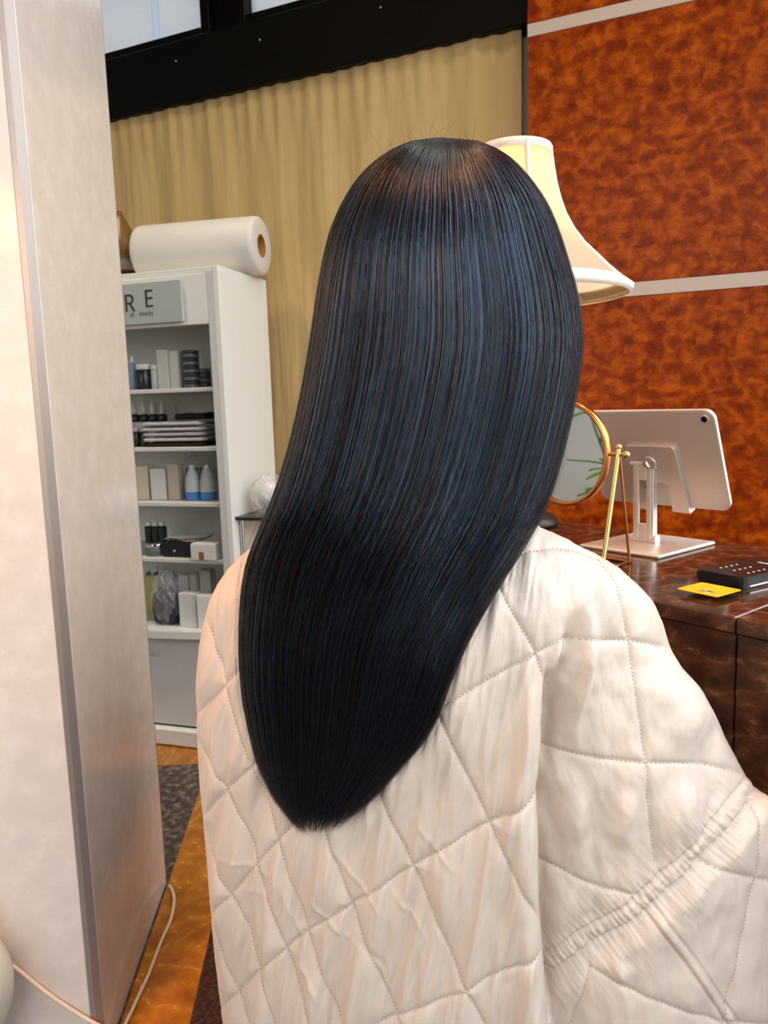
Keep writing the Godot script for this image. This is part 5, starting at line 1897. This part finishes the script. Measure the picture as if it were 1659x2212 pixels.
# ---------------------------------------------------------------- body
func nets(m: MB, bones: Array, cell: float, blend: float) -> void:
	# bones: [from, to, radius from, radius to]; smooth union of tapered capsules, meshed as surface nets
	var lo := Vector3.ONE * 1e9
	var hi := Vector3.ONE * -1e9
	for b in bones:
		for e in 2:
			lo = lo.min(b[e] - Vector3.ONE * (b[2 + e] + cell * 3))
			hi = hi.max(b[e] + Vector3.ONE * (b[2 + e] + cell * 3))
	var nx := int((hi.x - lo.x) / cell) + 2
	var ny := int((hi.y - lo.y) / cell) + 2
	var nz := int((hi.z - lo.z) / cell) + 2
	var f := PackedFloat32Array()
	f.resize(nx * ny * nz)
	f.fill(1.0)
	for b in bones:
		var A: Vector3 = b[0]
		var ab: Vector3 = b[1] - A
		var l2 := maxf(ab.length_squared(), 1e-9)
		var pad: float = maxf(b[2], b[3]) + blend + cell * 2
		var c0 := ((A.min(b[1]) - Vector3.ONE * pad - lo) / cell).floor()
		var c1 := ((A.max(b[1]) + Vector3.ONE * pad - lo) / cell).ceil()
		for z in range(maxi(int(c0.z), 0), mini(int(c1.z), nz - 1) + 1):
			for y in range(maxi(int(c0.y), 0), mini(int(c1.y), ny - 1) + 1):
				for x in range(maxi(int(c0.x), 0), mini(int(c1.x), nx - 1) + 1):
					var p := lo + Vector3(x, y, z) * cell
					var t := clampf((p - A).dot(ab) / l2, 0.0, 1.0)
					var d: float = p.distance_to(A + ab * t) - lerpf(b[2], b[3], t)
					var k := (z * ny + y) * nx + x
					var o := f[k]
					var h := maxf(blend - absf(o - d), 0.0) / blend
					f[k] = minf(o, d) - h * h * blend * 0.25
	var idx := {}
	var sx := 1
	var sy := nx
	var sz := nx * ny
	var corner := [0, sx, sy, sx + sy, sz, sx + sz, sy + sz, sx + sy + sz]
	var cpos := [Vector3(0, 0, 0), Vector3(1, 0, 0), Vector3(0, 1, 0), Vector3(1, 1, 0), Vector3(0, 0, 1), Vector3(1, 0, 1), Vector3(0, 1, 1), Vector3(1, 1, 1)]
	var edges := [[0, 1], [2, 3], [4, 5], [6, 7], [0, 2], [1, 3], [4, 6], [5, 7], [0, 4], [1, 5], [2, 6], [3, 7]]
	for z in nz - 1:
		for y in ny - 1:
			var row := (z * ny + y) * nx
			for x in nx - 1:
				var k := row + x
				var ins := 0
				for c in corner:
					if f[k + c] < 0.0: ins += 1
				if ins == 0 or ins == 8: continue
				var sum := Vector3.ZERO
				var cnt := 0
				for e in edges:
					var a: float = f[k + corner[e[0]]]
					var b: float = f[k + corner[e[1]]]
					if (a < 0.0) != (b < 0.0):
						sum += cpos[e[0]].lerp(cpos[e[1]], a / (a - b))
						cnt += 1
				var gr := Vector3(f[k + 1] - f[k], f[k + sy] - f[k], f[k + sz] - f[k]) + Vector3(f[k + 7 - 7 + sx + sy + sz] - f[k + sy + sz], f[k + sx + sy + sz] - f[k + sx + sz], f[k + sx + sy + sz] - f[k + sx + sy])
				idx[k] = m.v.size()
				m.v.append(lo + (Vector3(x, y, z) + sum / cnt) * cell)
				m.n.append(gr.normalized())
				m.u.append(Vector2.ZERO)
	for k in idx:
		for ax in 3:
			var s: int = [sx, sy, sz][ax]
			var s1: int = [sy, sz, sx][ax]
			var s2: int = [sz, sx, sy][ax]
			var a: float = f[k]
			var b: float = f[k + s]
			if (a < 0.0) == (b < 0.0): continue
			if not (idx.has(k - s1) and idx.has(k - s2) and idx.has(k - s1 - s2)): continue
			var i0: int = idx[k]
			var i1: int = idx[k - s1]
			var i2: int = idx[k - s1 - s2]
			var i3: int = idx[k - s2]
			if a < 0.0: m.k.append_array(PackedInt32Array([i0, i2, i1, i0, i3, i2]))
			else: m.k.append_array(PackedInt32Array([i0, i1, i2, i0, i2, i3]))

func build_body(P: Node3D) -> void:
	var o := P.position
	var hd := at(968, 640, 0.795) - o                        # middle of the head; she faces away (-z)
	var fwd := Vector3(0.1, 0, -1).normalized()
	var rt := Vector3(1, 0, 0.1).normalized()
	var up := Vector3.UP
	var neck := at(925, 1130, 0.84) - o
	var chest := Vector3(neck.x - 0.005, neck.y - 0.2, neck.z - 0.0)
	var hip := Vector3(neck.x - 0.01, 0.86, neck.z)
	var sl := neck - rt * 0.13 - up * 0.12
	var sr := neck + rt * 0.13 - up * 0.12
	var m := MB.new()
	var body := [
		[hd + up * 0.02 - fwd * 0.01, hd + up * 0.01 + fwd * 0.02, 0.082, 0.078], [hd - up * 0.05 + fwd * 0.04, hd - up * 0.09 + fwd * 0.065, 0.062, 0.045],
		[hd - up * 0.06, neck, 0.055, 0.06], [neck, chest, 0.07, 0.095],
		[sl, sr, 0.05, 0.05], [chest - rt * 0.05, hip - rt * 0.05, 0.085, 0.085], [chest + rt * 0.05, hip + rt * 0.05, 0.085, 0.085],
	]
	var hands := []
	for q in [[sl, -1.0], [sr, 1.0]]:
		var sh: Vector3 = q[0]
		var sg: float = q[1]
		var el := sh + rt * sg * 0.05 - up * 0.27 - fwd * 0.0
		var wr := el + fwd * 0.19 - up * 0.08 - rt * sg * 0.05
		body.append([sh, el, 0.047, 0.038])
		body.append([el, wr, 0.038, 0.027])
		var hand_d := (wr - el).normalized()
		var across := hand_d.cross(up).normalized()
		var palm := wr + hand_d * 0.05
		hands.append([wr, palm, 0.024, 0.022])
		for i in 4:
			var base := palm + across * (i - 1.5) * 0.019
			var len: float = [0.026, 0.03, 0.029, 0.022][i]
			hands.append([wr + hand_d * 0.02 + across * (i - 1.5) * 0.012, base, 0.013, 0.0105])
			var k1 := base + hand_d * len
			var k2 := k1 + (hand_d - up * 0.5).normalized() * len * 0.8
			var k3 := k2 + (hand_d - up * 1.2).normalized() * len * 0.65
			hands.append([base, k1, 0.0095, 0.009])
			hands.append([k1, k2, 0.009, 0.0085])
			hands.append([k2, k3, 0.0085, 0.0075])
		var tb := wr + hand_d * 0.025 - across * sg * 0.018
		var t1 := tb + (hand_d * 0.7 - across * sg).normalized() * 0.034
		hands.append([tb, t1, 0.013, 0.011])
		hands.append([t1, t1 + (hand_d - across * sg * 0.3 - up * 0.3).normalized() * 0.028, 0.0105, 0.0085])
	nets(m, body, 0.015, 0.035)
	# face: nose, brow, lips, ears, on a finer grid
	nets(m, [[hd + up * 0.012 + fwd * 0.088, hd - up * 0.03 + fwd * 0.108, 0.008, 0.011], [hd + up * 0.02 + fwd * 0.085 - rt * 0.035, hd + up * 0.02 + fwd * 0.085 + rt * 0.035, 0.012, 0.012],
		[hd - up * 0.062 + fwd * 0.096 - rt * 0.018, hd - up * 0.062 + fwd * 0.096 + rt * 0.018, 0.0085, 0.0085], [hd - rt * 0.083, hd - rt * 0.086 - up * 0.045, 0.012, 0.009], [hd + rt * 0.083, hd + rt * 0.086 - up * 0.045, 0.012, 0.009]], 0.005, 0.012)
	nets(m, hands, 0.0045, 0.008)
	obj("body", m.mesh(), M.skin, P)
	for s: float in [-1.0, 1.0]:
		var e := MB.new()
		e.ball(hd + up * 0.0 + fwd * 0.088 + rt * s * 0.031, Vector3(0.012, 0.009, 0.011), 14)
		obj("eye", e.mesh(), M.lens, P)
	var t := MB.new()
	var legs := [[hip - rt * 0.07, hip + rt * 0.07, 0.11, 0.11]]
	var feet := []
	for s: float in [-1.0, 1.0]:
		var h := hip + rt * s * 0.085 - up * 0.03
		var kn := Vector3(h.x, 0.47, h.z) + fwd * 0.02
		var an := Vector3(h.x + s * 0.015, 0.09, h.z) - fwd * 0.02
		legs.append([h, kn, 0.085, 0.06])
		legs.append([kn, an, 0.062, 0.05])
		feet.append([Vector3(an.x, 0.034, an.z) - fwd * 0.03, Vector3(an.x, 0.030, an.z) + fwd * 0.15 + rt * s * 0.02, 0.034, 0.03])
		feet.append([an, Vector3(an.x, 0.04, an.z), 0.038, 0.036])
	nets(t, legs, 0.016, 0.03)
	obj("trousers", t.mesh(), M.trousers, P)
	for s in 2:
		var f := MB.new()
		nets(f, [feet[s * 2], feet[s * 2 + 1]], 0.01, 0.03)
		obj("shoe", f.mesh(), M.shoe, P)
